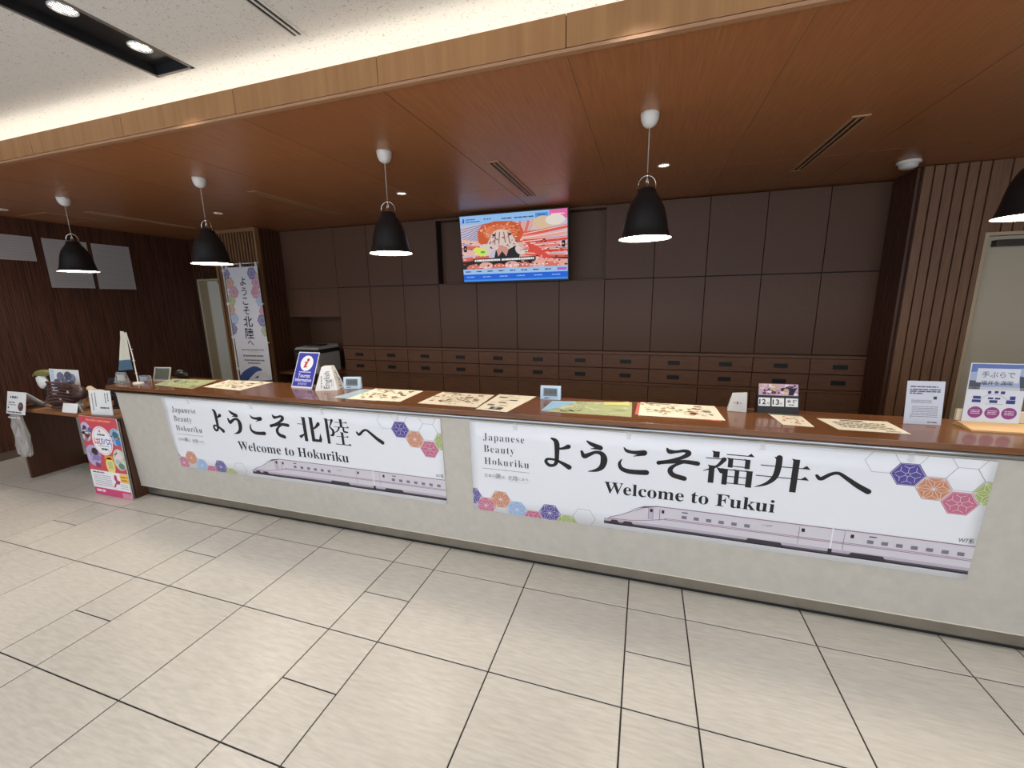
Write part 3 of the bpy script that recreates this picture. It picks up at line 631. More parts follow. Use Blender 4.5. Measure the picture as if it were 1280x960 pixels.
def banner(x0, width, label, which):
    H = 0.605; v0 = 0.25
    t = thing('welcome_banner', label, 'banner', (x0, PB[0], PB[1])); slant_frame(t); t['group'] = 'welcome banners on the counter front'
    ph = 0.7*which
    wf = lambda u, v: 0.0016*math.sin(3.1*u+ph)+0.0012*math.sin(7.3*u+2*v+ph)+0.003
    # sheet: front and back skins
    nx, nz = 44, 6; m = MB(); g = {}
    for j in range(nz+1):
        for i in range(nx+1):
            u = width*i/nx; v = v0+H*j/nz
            if which == 0 and i == 0: u += (0.06 if j == 0 else 0.035 if j == 1 else 0.015 if j == 2 else 0)
            for k, d in ((0, 0.0), (1, -0.0012)):
                g[i, j, k] = len(m.v); m.v.append((u, -(wf(u, v)+d), v))
    for j in range(nz):
        for i in range(nx):
            m.f.append((g[i, j, 0], g[i+1, j, 0], g[i+1, j+1, 0], g[i, j+1, 0])); m.f.append((g[i, j, 1], g[i, j+1, 1], g[i+1, j+1, 1], g[i+1, j, 1]))
    for i in range(nx):
        m.f.append((g[i, 0, 1], g[i+1, 0, 1], g[i+1, 0, 0], g[i, 0, 0])); m.f.append((g[i, nz, 0], g[i+1, nz, 0], g[i+1, nz, 1], g[i, nz, 1]))
    for j in range(nz):
        m.f.append((g[0, j, 0], g[0, j+1, 0], g[0, j+1, 1], g[0, j, 1])); m.f.append((g[nx, j, 1], g[nx, j+1, 1], g[nx, j+1, 0], g[nx, j, 0]))
    m.m = [0]*len(m.f); m.sm = [True]*len(m.f); m.build('sheet', mat('banner_vinyl', (236, 237, 241), 0.42), t)
    clip = (0.0 if which else 0.05, v0, width, v0+H)
    # hexagon artwork
    pr = Print('up', 0, (0.0 if which else 0.045, v0, width, v0+H), warp=wf); sq = 0.94; R = 0.0685
    for u, v, c, k in ((-.005, .346, PUR, 1), (.085, .288, PNK, 1), (.187, .344, ORA, 1), (.293, .287, BLU, 1), (.398, .238, PNK, 0), (.503, .296, PUR, 1), (.607, .24, GRN, 1)): hex_flower(pr, u, v, R, c, sq, k)
    pr.hexo(.712, .296, R, (150, 146, 146), 0.0018, 2, sq); pr.build('hexagon_pattern', t)
    pr = Print('up', 0, (0.0, v0, width, v0+H), warp=wf)
    o = width-2.505
    for u, v in ((2.098, .812), (2.306, .812), (2.41, .757), (2.514, .812)): pr.hexo(u+o, v, R, (164, 160, 160), 0.0018, 2, sq)
    for u, v, c, k in ((2.202, .757, PUR, 0), (2.306, .697, ORA, 1), (2.41, .638, PNK, 0), (2.514, .697, GRN, 1)): hex_flower(pr, u+o, v, R, c, sq, k)
    pr.build('hexagon_pattern', t)
    # train
    pr = Print('up', 0, clip, warp=wf); n0 = .83 if which else .84; e = width
    BODY, ROOF, STR, DK = (214, 208, 214), (150, 116, 140), (160, 124, 152), (66, 58, 66)
    pr.rect(n0+.0, .283, e, .300, (90, 82, 92), 1); pr.rect(n0, .281, e, .289, (44, 38, 44), 2)
    nose = [(.02, .312), (.035, .327), (.1, .352), (.16, .385), (.22, .412), (.28, .428)]
    for (a, va), (b, vb_) in zip(nose[:-1], nose[1:]): pr.poly([(n0+a, .302), (n0+b, .302), (n0+b, vb_), (n0+a, va)], BODY, 2)
    pr.rect(n0+.28, .302, e, .43, BODY, 2); pr.line([(n0+a, v) for a, v in nose], .004, ROOF, 3)
    pr.poly([(n0+.14, .388), (n0+.2, .41), (n0+.28, .426), (n0+.3, .433), (n0+.22, .422)], (84, 66, 84), 4)
    pr.rect(n0+.28, .428, e, .433, ROOF, 3)
    pr.line([(n0+.02, .318), (n0+.15, .322), (n0+.24, .335), (n0+.34, .357)], .004, STR, 3); pr.rect(n0+.33, .352, e, .356, STR, 3); pr.rect(n0+.33, .360, e, .363, STR, 3)
    pr.rect(n0, .300, e, .316, (190, 180, 192), 3)
    for a, b in ((.03, .09), (.10, .17), (.74, .92), (1.2, 1.36)): pr.poly([(n0+a, .29), (n0+b, .29), (n0+b-.015, .312), (n0+a+.015, .312)], DK, 4)
    pr.rect(n0+.245, .345, n0+.27, .415, (196, 182, 200), 4); pr.hexo(0, 0, 0.0001, DK, 0.0001)
    for a, b in ((.245, .27), (.305, .306)): pr.line([(n0+a, .345), (n0+a, .418)], .0015, DK, 5); pr.line([(n0+b, .345), (n0+b, .418)], .0015, DK, 5)
    for a in (.253, .315, .99, 1.20): pr.rect(n0+a, .392, n0+a+.014, .412, (46, 42, 50), 5)
    for a in (.42, 1.275): pr.rect(n0+a, .409, n0+a+.03, .415, (70, 62, 74), 5)
    for k in range(6): pr.rect(n0+.42+k*.062, .374, n0+.446+k*.062, .393, (128, 122, 138), 5)
    for k in range(9): 
        if n0+1.27+k*.058+.026 < e: pr.rect(n0+1.27+k*.058, .374, n0+1.296+k*.058, .393, (128, 122, 138), 5)
    for a in (.98, 1.175): pr.line([(n0+a, .32), (n0+a, .425)], .0015, (120, 104, 124), 5)
    pr.rect(n0+1.12, .300, n0+1.127, .433, (236, 234, 240), 5); pr.rect(n0+1.115, .29, n0+1.132, .318, (50, 44, 52), 6)
    pr.line([(n0+.81, .40), (n0+.86, .405), (n0+.83, .395)], .002, (150, 130, 150), 5)
    pr.build('train_picture', t)
    # lettering
    pr = Print('up', 0, warp=wf); d = 0 if which else .003
    for s_, v, w in (('Japanese', .738, .262), ('Beauty', .66, .198), ('Hokuriku', .578, .288)): pr.text(serif(s_), .09+d, v, .07, (62, 60, 62), w=w, off=-0.014, sp=1.16)
    pr.line([(.075+d, .549), (.38+d, .549)], .0022, (120, 118, 118), 3); pr.disc(.225+d, .5495, .004, .003, (90, 88, 88), 4, 8)
    pr.text('日本の', .088+d, .492, .026, (130, 128, 128)); pr.text('美', .158+d, .488, .042, (120, 118, 118)); pr.text('は、', .2+d, .492, .024, (130, 128, 128)); pr.text('北陸', .24+d, .488, .034, (120, 118, 118)); pr.text('にあり。', .31+d, .492, .022, (130, 128, 128))
    pr.line([(.24+d, .478), (.3+d, .473), (.37+d, .478)], .001, (170, 166, 166), 3)
    if which:
        B = ((G_YO, 2.491, 2.646, .606, .788), (G_U, 2.706, 2.845, .600, .790), (G_KO, 2.914, 3.077, .617, .770), (G_SO, 3.116, 3.332, .607, .785), (K_FUKU, 3.354, 3.585, .602, .795), (K_I, 3.600, 3.836, .606, .79), (G_HE, 3.856, 4.094, .641, .738))
        for g_, a, b, va, vb_ in B: glyph(pr, g_, a-2.015, va, b-2.015, vb_)
        pr.text(serif('Welcome to Fukui'), .827, .479, .104, INK, w=.862)
    else:
        B = ((G_YO, -.182, -.077, .606, .788), (G_U, -.01, .115, .600, .790), (G_KO, .2, .345, .617, .770), (G_SO, .4, .58, .607, .785), (K_KITA, .655, .865, .602, .79), (K_RIKU, .905, 1.11, .602, .795), (G_HE, 1.164, 1.383, .641, .738))
        for g_, a, b, va, vb_ in B: glyph(pr, g_, a+.70, va, b+.70, vb_)
        pr.text(serif('Welcome to Hokuriku'), .742, .472, .106, INK, w=1.03, off=-0.006)
    pr.text('W7系', width-.066, .445, .03, (80, 76, 80), w=.058)
    pr.build('lettering', t)
    tp = MB().box(-.012, .012, -.0062, -.0046, -.035, .02).mesh('tape', mat('clear_tape', (236, 236, 232), .3, alpha=.22))
    for u in (.3, .95, 1.6, 2.2): part('tape', tp, t, (u, 0, v0+H))
    return t
banner(-.70, 2.52, 'white welcome banner with bullet train reading Welcome to Hokuriku', 0)
banner(2.015, 2.505, 'white welcome banner with bullet train reading Welcome to Fukui', 1)

# ------------------------------------------------------------------ low side table
tb = thing('side_table', 'low brown wooden table with slab leg joined to the counter end', 'table', (0, 0, 0))
MB().box(-2.872, -1.347, .168, .625, .708, .74).build('tabletop', M_table, tb, .002)
MB().box(-2.87, -2.838, .17, .62, 0, .707).build('slab_leg', M_slab, tb)
MB().box(-2.837, -1.347, .60, .618, .10, .707).build('back_panel', M_panel, tb); MB().box(-2.837, -1.347, .612, .63, 0, .099).build('kick_board', M_black, tb)

def board(name, label, cat, loc, rz, lean, w, h, m, th=.003, group=None):
    t = thing(name, label, cat, loc, rz, group); t.rotation_euler = (-lean, 0, rz)
    MB().box(-w/2, w/2, 0, th, 0, h).build('board', m, t); return t
# bus pass poster board standing on the floor
t = board('bus_poster_board', 'tall red and white bus poster board standing against the side table', 'poster', (-1.50, .118, 0.004), 0, 0.0, .50, .745, M_paper, .006)
RED = (212, 84, 96)
pr = Print('up', 0.0, (-.25, 0, .25, .745))
pr.rect(-.25, .24, .25, .745, RED, 1); pr.rect(-.25, 0, .25, .07, (214, 76, 122), 1)
pr.rect(.13, 0.0, .25, .05, (222, 150, 170), 2)
for u, v, ru, rv, c in ((-.19, .62, .07, .07, (206, 190, 222)), (.2, .58, .08, .08, (150, 190, 222)), (-.16, .38, .1, .1, (186, 176, 216)), (.19, .37, .085, .1, (206, 214, 190)), (-.2, .56, .06, .05, (226, 200, 206))):
    pr.disc(u, v, ru, rv, c, 2)
    rnd = random.Random(int(u*1000)+int(v*100))
    for k in range(16): a = rnd.uniform(0, 6.28); q = rnd.uniform(.2, .85); pr.disc(u+ru*q*math.cos(a), v+rv*q*math.sin(a), rnd.uniform(.006, .022), rnd.uniform(.005, .014), rnd.choice([(236, 228, 236), (90, 84, 110), (150, 140, 170), (196, 120, 130), (130, 160, 150), (222, 206, 190)]), 2.5+k*.02, 8)
for u, v, ru, rv, c in ((-.2, .64, .025, .02, (80, 60, 90)), (-.13, .62, .03, .025, (120, 100, 150)), (-.19, .56, .03, .02, (110, 60, 60)), (-.13, .42, .045, .035, (70, 50, 50)), (-.12, .36, .06, .03, (150, 130, 190)), (-.12, .29, .035, .025, (130, 80, 110)), (.2, .6, .04, .03, (70, 110, 130)), (.22, .53, .035, .03, (70, 130, 200)), (.19, .4, .04, .03, (236, 220, 216)), (.2, .31, .04, .03, (110, 140, 120)), (.16, .35, .03, .02, (190, 190, 200))):
    pr.disc(u, v, ru, rv, c, 3, 12)
pr.disc(.01, .53, .135, .135, (250, 236, 240), 4, 32); pr.disc(.01, .53, .122, .122, RED, 5, 32); pr.disc(.01, .53, .119, .119, (248, 246, 248), 6, 32)
pr.disc(.0, .62, .01, .014, (220, 90, 150), 7, 10)
for ch, u, c in (('は', -.095, (214, 70, 90)), ('ぴ', -.04, (150, 80, 170)), ('バ', .018, (70, 110, 190)), ('ス', .07, (60, 90, 170))): pr.text(ch, u, .5, .068, c, 7, off=.02)
pr.dashes(-.04, .06, .58, .014, (70, 70, 90), 3, 7); pr.dashes(-.02, .07, .445, .018, (70, 70, 90), 4, 7); pr.dashes(-.06, .09, .48, .006, (150, 150, 170), 5, 7)
pr.disc(.05, .30, .06, .08, (246, 226, 120), 4); pr.rect(-.01, .36, .11, .395, (240, 160, 70), 4); pr.rect(.02, .27, .08, .34, (206, 200, 150), 5)
pr.rect(-.25, .07, .25, .24, (246, 244, 246), 5); pr.dashes(-.22, -.06, .215, .012, (90, 80, 90), 6, 6)
for k in range(6): pr.dashes(-.22, .02, .19-k*.019, .006, (170, 166, 176), 10+k, 6)
pr.poly([(.03, .09), (.06, .1), (.08, .13), (.12, .13), (.14, .16), (.1, .17), (.1, .21), (.07, .22), (.06, .18), (.08, .15), (.05, .12)], (196, 70, 110), 6)
pr.rect(.145, .15, .25, .235, (246, 208, 90), 6); pr.dashes(.155, .24, .2, .014, (220, 110, 60), 20, 7); pr.dashes(.155, .24, .17, .014, (220, 110, 60), 21, 7)
for k in range(3): pr.dashes(.13, .23, .13-k*.018, .006, (170, 166, 176), 30+k, 6)
pr.dashes(-.22, -.1, .03, .022, (250, 230, 240), 33, 2); pr.dashes(-.16, .17, .705, .018, (244, 150, 110), 34, 2)
pr.build('poster_print', t)
t = board('backing_board', 'grey display board half hidden behind the red bus poster', 'board', (-1.48, .139, .004), 0, 0, .43, .715, mat('grey_board', (150, 146, 140), .6), .008)
MB().box(-.215, .215, -.002, 0, .2, .28).build('lower_band', mat('grey_board_dark', (112, 108, 104), .6), t)

# A4 tent notice overhanging the table front, with clear bag
t = thing('tent_notice', 'white printed tent notice with photo hanging over the table front', 'sign', (-2.68, .105, .70))
MB().hexa([(-.15, .0, 0), (.15, .0, 0), (.15, .003, 0), (-.15, .003, 0)], [(-.15, .045, .208), (.15, .045, .208), (.15, .048, .208), (-.15, .048, .208)]).build('front_card', M_paper, t)
MB().hexa([(-.15, .19, .0412), (.15, .19, .0412), (.15, .193, .0412), (-.15, .193, .0412)], [(-.15, .0455, .208), (.15, .0455, .208), (.15, .0485, .208), (-.15, .0485, .208)]).build('back_card', M_paper, t)
pr = Print('up', .0); g = (96, 92, 100)
pr.dashes(-.1, .02, .15, .022, g, 1, 1, .3, 2); pr.dashes(-.12, -.02, .105, .01, g, 2); pr.dashes(-.12, .0, .085, .008, (140, 136, 140), 3); pr.disc(.075, .075, .042, .042, (92, 66, 70), 1); pr.disc(.07, .085, .02, .016, (140, 110, 104), 2)
pr.dashes(-.13, .1, .012, .012, g, 4); pr.rect(-.13, .05, -.11, .07, g, 1)
o = pr.build('notice_print', t, 'stuff'); o.rotation_euler = (-math.atan2(.045, .208), 0, 0)
# hanging plastic bag
m = MB(); rings = []; rnd = random.Random(4)
for j, (z, w, d) in enumerate(((.695, .085, .012), (.66, .095, .02), (.58, .098, .03), (.48, .10, .034), (.38, .098, .034), (.30, .09, .03), (.268, .06, .018))):
    rr = []
    for k in range(16):
        a = 2*math.pi*k/16; rr.append((w*math.cos(a)+rnd.uniform(-.01, .01), d*math.sin(a)+rnd.uniform(-.012, .012), z+rnd.uniform(-.006, .006)-.26))
    rings.append(rr)
for a, b in zip(rings[:-1], rings[1:]):
    for k in range(16): m.quad([b[k], b[(k+1) % 16], a[(k+1) % 16]], 0); m.quad([b[k], a[(k+1) % 16], a[k]], 0)
m.quad(rings[-1], 0)
t = thing('plastic_bag', 'clear crumpled plastic bag hanging beneath the tent notice', 'bag', (-2.70, .115, .26))
m.build('bag_body', mat('clear_film', (214, 208, 204), .1, alpha=.42, spec=.9), t)
MB().box(-.09, .09, -.02, -.014, .40, .412).build('seal_strip', mat('seal_white', (232, 230, 228), .4), t)

# photo stand
t = board('photo_stand', 'white acrylic stand with bluish round photos on the side table', 'sign', (-2.44, .385, .742), 0, .06, .46, .352, M_paper)
MB().hexa([(-.22, .0, 0), (.22, .0, 0), (.22, .06, 0), (-.22, .06, 0)], [(-.22, .0, .003), (.22, .0, .003), (.22, .06, .003), (-.22, .06, .003)]).build('foot', M_acryl, t)
pr = Print('up', 0, (-.22, 0, .22, .352)); pr.rect(-.215, .01, -.16, .345, (190, 214, 236), 1)
rnd = random.Random(3)
for u, v in ((-.06, .28), (.06, .29), (-.12, .21), (.0, .22), (.12, .27), (.1, .2), (-.04, .14), (.06, .13)): pr.disc(u, v, .06, .045, ((120, 124, 146), (138, 146, 172), (96, 98, 116))[rnd.randrange(3)], 2, 14)
for k in range(5): pr.dashes(-.14, .16, .03+k*.014, .005, (140, 140, 150), k, 2)
pr.build('photo_print', t)
# brown ribbed bundle
t = thing('brown_bundle', 'dark brown ribbed leathery bundle lying on the side table', 'bundle', (-2.235, .295, .75))
MB().ell((0, 0, .095), (.28, .052, .072), 20, 0, .10, Matrix.Rotation(-.22, 3, 'Y'), 2).ell((.12, .0, .16), (.19, .058, .072), 18, 0, .12, Matrix.Rotation(.1, 3, 'Y'), 5).build('body', mat('brown_leather', (66, 44, 42), .45), t)
m = MB()
for k in range(7):
    z0 = .03+k*.028
    m.tube([(-.27+k*.02, -.05+.004*k, z0), (-.12, -.064, z0+.03+.004*k), (.05, -.062, z0+.05), (.2, -.05, z0+.028+.004*k)], [.007, .012, .012, .006], 8)
m.build('ribs', mat('brown_leather_light', (92, 66, 62), .45), t)
m = MB()
for q in ((.04, -.066, .10), (.16, -.06, .17), (-.02, -.068, .19)): m.ell(q, (.014, .008, .014), 8)
m.build('studs', mat('bone', (196, 184, 160), .5), t)
t = thing('cream_bundle', 'cream crumpled cloth piece behind the brown bundle', 'cloth', (-2.02, .43, .746))
MB().ell((0, 0, .08), (.12, .06, .082), 14, 0, .16, None, 9).ell((-.06, -.02, .14), (.07, .04, .045), 12, 0, .2, Matrix.Rotation(.5, 3, 'Y'), 11).build('folds', mat('cream_cloth', (206, 190, 156), .8), t)
MB().tube([(-.1, -.06, .05), (-.02, -.075, .1), (.08, -.06, .09)], [.006, .012, .005], 8).build('crease', mat('cream_cloth_shade', (186, 168, 134), .8), t)
# olive and white bundle
t = thing('wrapped_bundle', 'olive leafy wrap over a white paper cone behind the tent notice', 'bundle', (-2.86, .43, .748))
MB().ell((0.02, 0, .29), (.15, .03, .034), 16, 0, .14, Matrix.Rotation(-.1, 3, 'Y'), 3).ell((-.12, 0, .275), (.06, .014, .012), 10, 0, .1, Matrix.Rotation(-.5, 3, 'Y'), 4).build('olive_wrap', mat('olive', (132, 128, 72), .7), t)
MB().ell((-.02, 0, .2), (.075, .035, .075), 14, 0, .15, Matrix.Rotation(.5, 3, 'Y'), 8).build('paper_cone', M_paper, t)
MB().ell((.03, .02, .10), (.10, .03, .11), 14, 0, .06, None, 6).build('dark_base', mat('dark_cloth', (52, 46, 46), .8), t)
# small tent card and text sign, tablet
def tent_card(name, label, loc, rz, w, h, dep, seed, m=M_paper):
    t = thing(name, label, 'card', loc, rz)
    MB().hexa([(-w/2, -dep, 0), (w/2, -dep, 0), (w/2, -dep+.002, 0), (-w/2, -dep+.002, 0)], [(-w/2, -.002, h), (w/2, -.002, h), (w/2, 0, h), (-w/2, 0, h)]).build('front_flap', m, t)
    MB().hexa([(-w/2, dep-.002, 0), (w/2, dep-.002, 0), (w/2, dep, 0), (-w/2, dep, 0)], [(-w/2, .0001, h), (w/2, .0001, h), (w/2, .002, h), (-w/2, .002, h)]).build('back_flap', m, t)
    pr = Print('up', 0); pr.dashes(-w*.4, w*.4, h*.5, h*.22, (110, 120, 150), seed, 1, .3, 2.5); o = pr.build('card_print', t, 'stuff'); o.location = (0, -dep, 0); o.rotation_euler = (-math.atan2(dep, h), 0, 0)
    return t
tent_card('tent_card', 'small white folded name card at the front of the side table', (-2.0, .203, .741), .04, .20, .082, .026, 5)
t = board('text_stand', 'clear stand holding a white sheet of vertical text beside the counter end', 'sign', (-1.578, .20, .741), .1, .06, .25, .225, M_paper)
MB().box(-.125, .125, .0, .07, 0, .003).build('foot', M_acryl, t)
pr = Print('up', 0); 
for k, (u, v0_, v1_) in enumerate(((-.09, .04, .2), (-.055, .08, .205), (.06, .11, .2), (.09, .13, .205))):
    v = v0_
    while v < v1_: pr.rect(u-.006, v, u+.006, v+.011, (96, 94, 98), 1); v += .016
pr.build('text_print', t, 'stuff'); pr = Print('up', 0); pr.dashes(-.01, .09, .06, .014, (90, 88, 92), 4, 1); pr.build('text_print', t)
t = thing('tablet', 'dark tablet leaning on its stand behind the text sheet', 'tablet', (-1.80, .43, .741)); t.rotation_euler = (0, 0, .12)
o = MB().box(-.12, .12, 0, .012, 0, .17).build('tablet_body', mat('tablet_grey', (58, 56, 60), .35), t, .003); o.location = (0, -.01, .12); o.rotation_euler = (-.5, 0, 0)
o = MB().box(-.112, .112, -.001, 0, .008, .162).build('display', mat('tablet_glass', (40, 38, 42), .12), t); o.location = (0, -.01, .12); o.rotation_euler = (-.5, 0, 0)
MB().box(-.09, .09, -.05, .08, 0, .01).box(-.03, .03, .005, .03, .01, .16).build('stand', M_black, t)

# ------------------------------------------------------------------ things on the countertop
ZT = 1.0325
OLV, TAN, DKB, RST = (150, 140, 96), (196, 168, 120), (92, 70, 62), (176, 110, 80)
def flat_sheet(name, label, pts, z, m, kind, seed, cat='map'):
    """pts: four table points, front-left, front-right, back-right, back-left"""
    cx = sum(p[0] for p in pts)/4; cy = sum(p[1] for p in pts)/4
    t = thing(name, label, cat, (cx, cy, z)); q = [(x-cx, y-cy) for x, y in pts]
    MB().hexa([(x, y, 0) for x, y in q], [(x, y, .0008) for x, y in q]).build('sheet', m, t)
    A, B, C, D = [Vector(p) for p in q]
    def uv(u, v): return tuple((A*(1-u)+B*u)*(1-v)+(D*(1-u)+C*u)*v)
    pr = Print('flat', .0008); rnd = random.Random(seed)
    def R(u0, v0, u1, v1, c, L=1): pr.poly([uv(u0, v0), uv(u1, v0), uv(u1, v1), uv(u0, v1)], c, L)
    def blob(u, v, r, c, L=2):
        pr.poly([uv(u+r*math.cos(k*math.pi/4)*rnd.uniform(.6, 1.2), v+r*1.3*math.sin(k*math.pi/4)*rnd.uniform(.6, 1.2)) for k in range(8)], c, L)
    if kind == 'map':
        for k in range(46):
            blob(rnd.gauss(.4, .2) if k % 3 else rnd.uniform(.1, .9), rnd.uniform(.2, .85), rnd.uniform(.012, .04), rnd.choice([OLV, TAN, (214, 196, 160), RST, (170, 160, 130), DKB]), 2+k % 3)
        for k in range(30):
            u, v = rnd.uniform(.06, .85), rnd.uniform(.08, .9); R(u, v, u+rnd.uniform(.03, .09), v+.018, rnd.choice([(150, 136, 120), DKB, (120, 110, 104)]), 4)
        for k in range(4): u, v = .62+.09*(k % 2)+rnd.uniform(0, .1), .3+.17*k; R(u, v, u+.1, v+.06, rnd.choice([(88, 60, 60), (70, 62, 64), (120, 50, 46)]), 5)
        R(.06, .91, .4, .95, (120, 104, 90), 4)
    elif kind == 'green':
        R(0, 0, 1, 1, (176, 184, 140), 1)
        for k in range(36): blob(rnd.uniform(.08, .95), rnd.uniform(.08, .92), rnd.uniform(.03, .1), rnd.choice([(186, 192, 146), (164, 174, 128), (198, 204, 164), (178, 184, 150)]), 2+k % 3)
        if seed % 2: pr.poly([uv(0, 0), uv(.05, 0), uv(.28, .75), uv(.3, 1), uv(0, 1)], (150, 190, 220), 5); R(.66, .72, .97, .95, (214, 214, 140), 6)
        for k in range(50): u, v = rnd.gauss(.38, .12), rnd.uniform(.25, .95); R(u, v, u+rnd.uniform(.015, .04), v+.02, (238, 240, 232), 6)
        for k in range(18): u, v = rnd.uniform(.1, .9), rnd.uniform(.1, .8); R(u, v, u+rnd.uniform(.02, .06), v+.014, (120, 130, 96), 6)
    elif kind == 'form':
        for k in range(4): u = .12+.2*(k % 3); v = .28+.17*k; R(u, v, u+.22, v+.05, (76, 66, 66), 2)
        R(.34, .07, .72, .2, (84, 80, 82), 2); R(.46, .09, .56, .18, (196, 196, 196), 3)
        for k in range(26): u, v = rnd.uniform(.08, .7), rnd.uniform(.06, .92); R(u, v, u+rnd.uniform(.06, .2), v+.012, (170, 160, 150), 2)
    elif kind == 'text':
        R(.3, .84, .62, .92, (60, 54, 54), 2)
        for k in range(5):
            u = .14; v = .68-k*.11
            while u < .84: w_ = rnd.uniform(.03, .12); R(u, v, min(u+w_, .88), v+.045, (86, 78, 76), 2); u += w_+.02
        R(.7, .08, .9, .12, (110, 100, 96), 2)
    elif kind == 'leaflet':
        R(0, .88, 1, 1, (96, 108, 96), 1)
        for k in range(22): blob(rnd.gauss(.5, .15), rnd.uniform(.2, .8), rnd.uniform(.02, .06), rnd.choice([(214, 140, 110), (226, 196, 150), (196, 180, 140)]), 2+k % 3)
        for k in range(10): u, v = rnd.uniform(.1, .7), rnd.uniform(.08, .8); R(u, v, u+.15, v+.012, (160, 150, 140), 4)
    o = pr.build('sheet_print', t); o['kind'] = 'stuff'; return t
PBL = mat('pale_blue_sheet', (176, 200, 212), .25)
flat_sheet('area_map', 'green area map lying at the left end of the countertop', [(-.95, .276), (-.43, .225), (-.60, .56), (-1.10, .525)], ZT, M_cream, 'green', 4)
flat_sheet('guide_map', 'cream guide map lying beside the green map under the banner stand', [(-.41, .30), (.03, .262), (.0, .60), (-.50, .595)], ZT+.0015, M_cream, 'map', 1)
flat_sheet('desk_mat', 'pale blue mat sheet under the guide map by the left clock', [(.93, .24), (1.30, .225), (1.24, .55), (.96, .54)], ZT, PBL, 'none', 2, 'mat')
flat_sheet('guide_map', 'cream illustrated guide map right of the left clock', [(1.065, .222), (1.48, .238), (1.465, .583), (1.05, .575)], ZT+.0015, M_cream, 'map', 3)
flat_sheet('guide_map', 'cream illustrated guide map left of the slanted form sheet', [(1.614, .24), (2.04, .228), (2.028, .582), (1.62, .59)], ZT, M_cream, 'map', 5)
flat_sheet('form_sheet', 'cream sheet with black boxes lying askew at the counter edge', [(2.054, .178), (2.262, .155), (2.335, .598), (2.06, .602)], ZT+.003, M_cream, 'form', 6, 'paper')
flat_sheet('area_map', 'green and blue area map in front of the right clock', [(2.45, .241), (2.975, .241), (2.968, .592), (2.465, .50)], ZT, M_cream, 'green', 7)
flat_sheet('red_leaflet', 'red edged leaflet peeking out under the guide map', [(2.992, .30), (3.44, .272), (3.45, .59), (3.0, .60)], ZT, mat('red_edge_paper', (206, 110, 104), .5), 'none', 8, 'leaflet')
flat_sheet('guide_map', 'cream guide map with red edge left of the grey sensor', [(3.01, .282), (3.46, .288), (3.452, .605), (3.02, .603)], ZT+.0015, M_cream, 'map', 9)
flat_sheet('notice_leaflet', 'small cream leaflet lying in front of the date calendar', [(3.731, .285), (3.867, .277), (3.873, .505), (3.715, .51)], ZT, M_cream, 'leaflet', 10, 'leaflet')
flat_sheet('notice_sheet', 'cream notice sheet with bold text lines near the counter edge', [(3.963, .261), (4.254, .26), (4.255, .475), (3.937, .461)], ZT, M_cream, 'text', 11, 'notice')

# miniature flag with holder
t = thing('table_flag', 'small white and blue cloth flag on a white pole', 'flag', (-1.165, .285, ZT))
MB().tube([(0, 0, .012), (-.004, 0, .25), (-.03, 0, .445)], .0045, 8).build('pole', M_white, t); MB().lathe([(.001, .014), (.035, .012), (.04, 0.0)], 20).build('base', M_white, t)
m = MB(); nu, nv = 10, 12
for mi_, (va, vb_) in enumerate(((.0, .72), (.72, 1.0))):
    i0 = len(m.v)
    for j in range(nv+1):
        v = va+(vb_-va)*j/nv
        for i in range(nu+1):
            u = i/nu; x = -.03*(1-v)-.004-u*(.06+.2*v**1.1); z = .438-.315*v-.02*u*v; y = -.018*math.sin(u*9+2*v)*(0.4+.6*v)
            m.v.append((x, y, z+(.02*u if v < .1 else 0)))
    for j in range(nv):
        for i in range(nu): k = i0+j*(nu+1)+i; m.f.append((k, k+1, k+nu+2, k+nu+1)); m.m.append(mi_); m.sm.append(True)
m.build('cloth', [mat('flag_cloth', (214, 208, 190), .8), mat('flag_blue', (72, 104, 124), .8)], t)
for z in (.2, .3, .09): MB().tube([(-.02, 0, z), (.012, 0, z)], .003, 6).build('tie', M_white, t)
t = thing('acrylic_block', 'clear acrylic leaflet holder standing under the small flag', 'holder', (-1.35, .27, ZT))
MB().hexa([(-.055, -.03, 0), (.06, -.03, 0), (.06, .03, 0), (-.055, .03, 0)], [(-.055, .0, .095), (.06, .0, .095), (.06, .01, .095), (-.055, .01, .095)]).build('holder_body', M_acryl, t)
MB().box(-.05, .055, -.002, .0, .02, .07).build('insert_card', mat('grey_card', (186, 180, 176), .6), t)
t = thing('card_holder', 'tiny clear card holder with bluish card beside the flag', 'holder', (-1.20, .365, ZT))
MB().box(-.055, .055, -.015, .015, 0, .055).build('holder_body', M_acryl, t); MB().box(-.045, .045, -.018, -.0155, .012, .045).build('card', mat('bluish_card', (168, 180, 206), .5), t)
t = board('desk_photo', 'small clear tilted photo frame on the counter left end', 'frame', (-1.09, .42, ZT), .15, .3, .17, .125, M_acryl, .006)
MB().box(-.07, .07, -.002, -.0005, .018, .108).build('photo', mat('dim_photo', (96, 100, 88), .3), t)
m = MB()
for q in ((-.085, .085, .117, .125), (-.085, .085, 0, .008), (-.085, -.077, .008, .117), (.077, .085, .008, .117)): m.box(q[0], q[1], -.003, -.0001, q[2], q[3])
m.build('frame_edge', mat('frame_grey', (196, 194, 186), .4), t)
t = thing('stamp_pad', 'black lumpy desk item behind the green map', 'desk item', (-1.06, .58, ZT))
MB().ell((0, 0, .03), (.085, .03, .032), 16, 0, .12, None, 3).build('body', M_black, t); MB().ell((-.02, 0, .058), (.04, .022, .02), 12, 0, .1, None, 5).build('top_piece', mat('dark_grey', (60, 60, 62), .4), t)

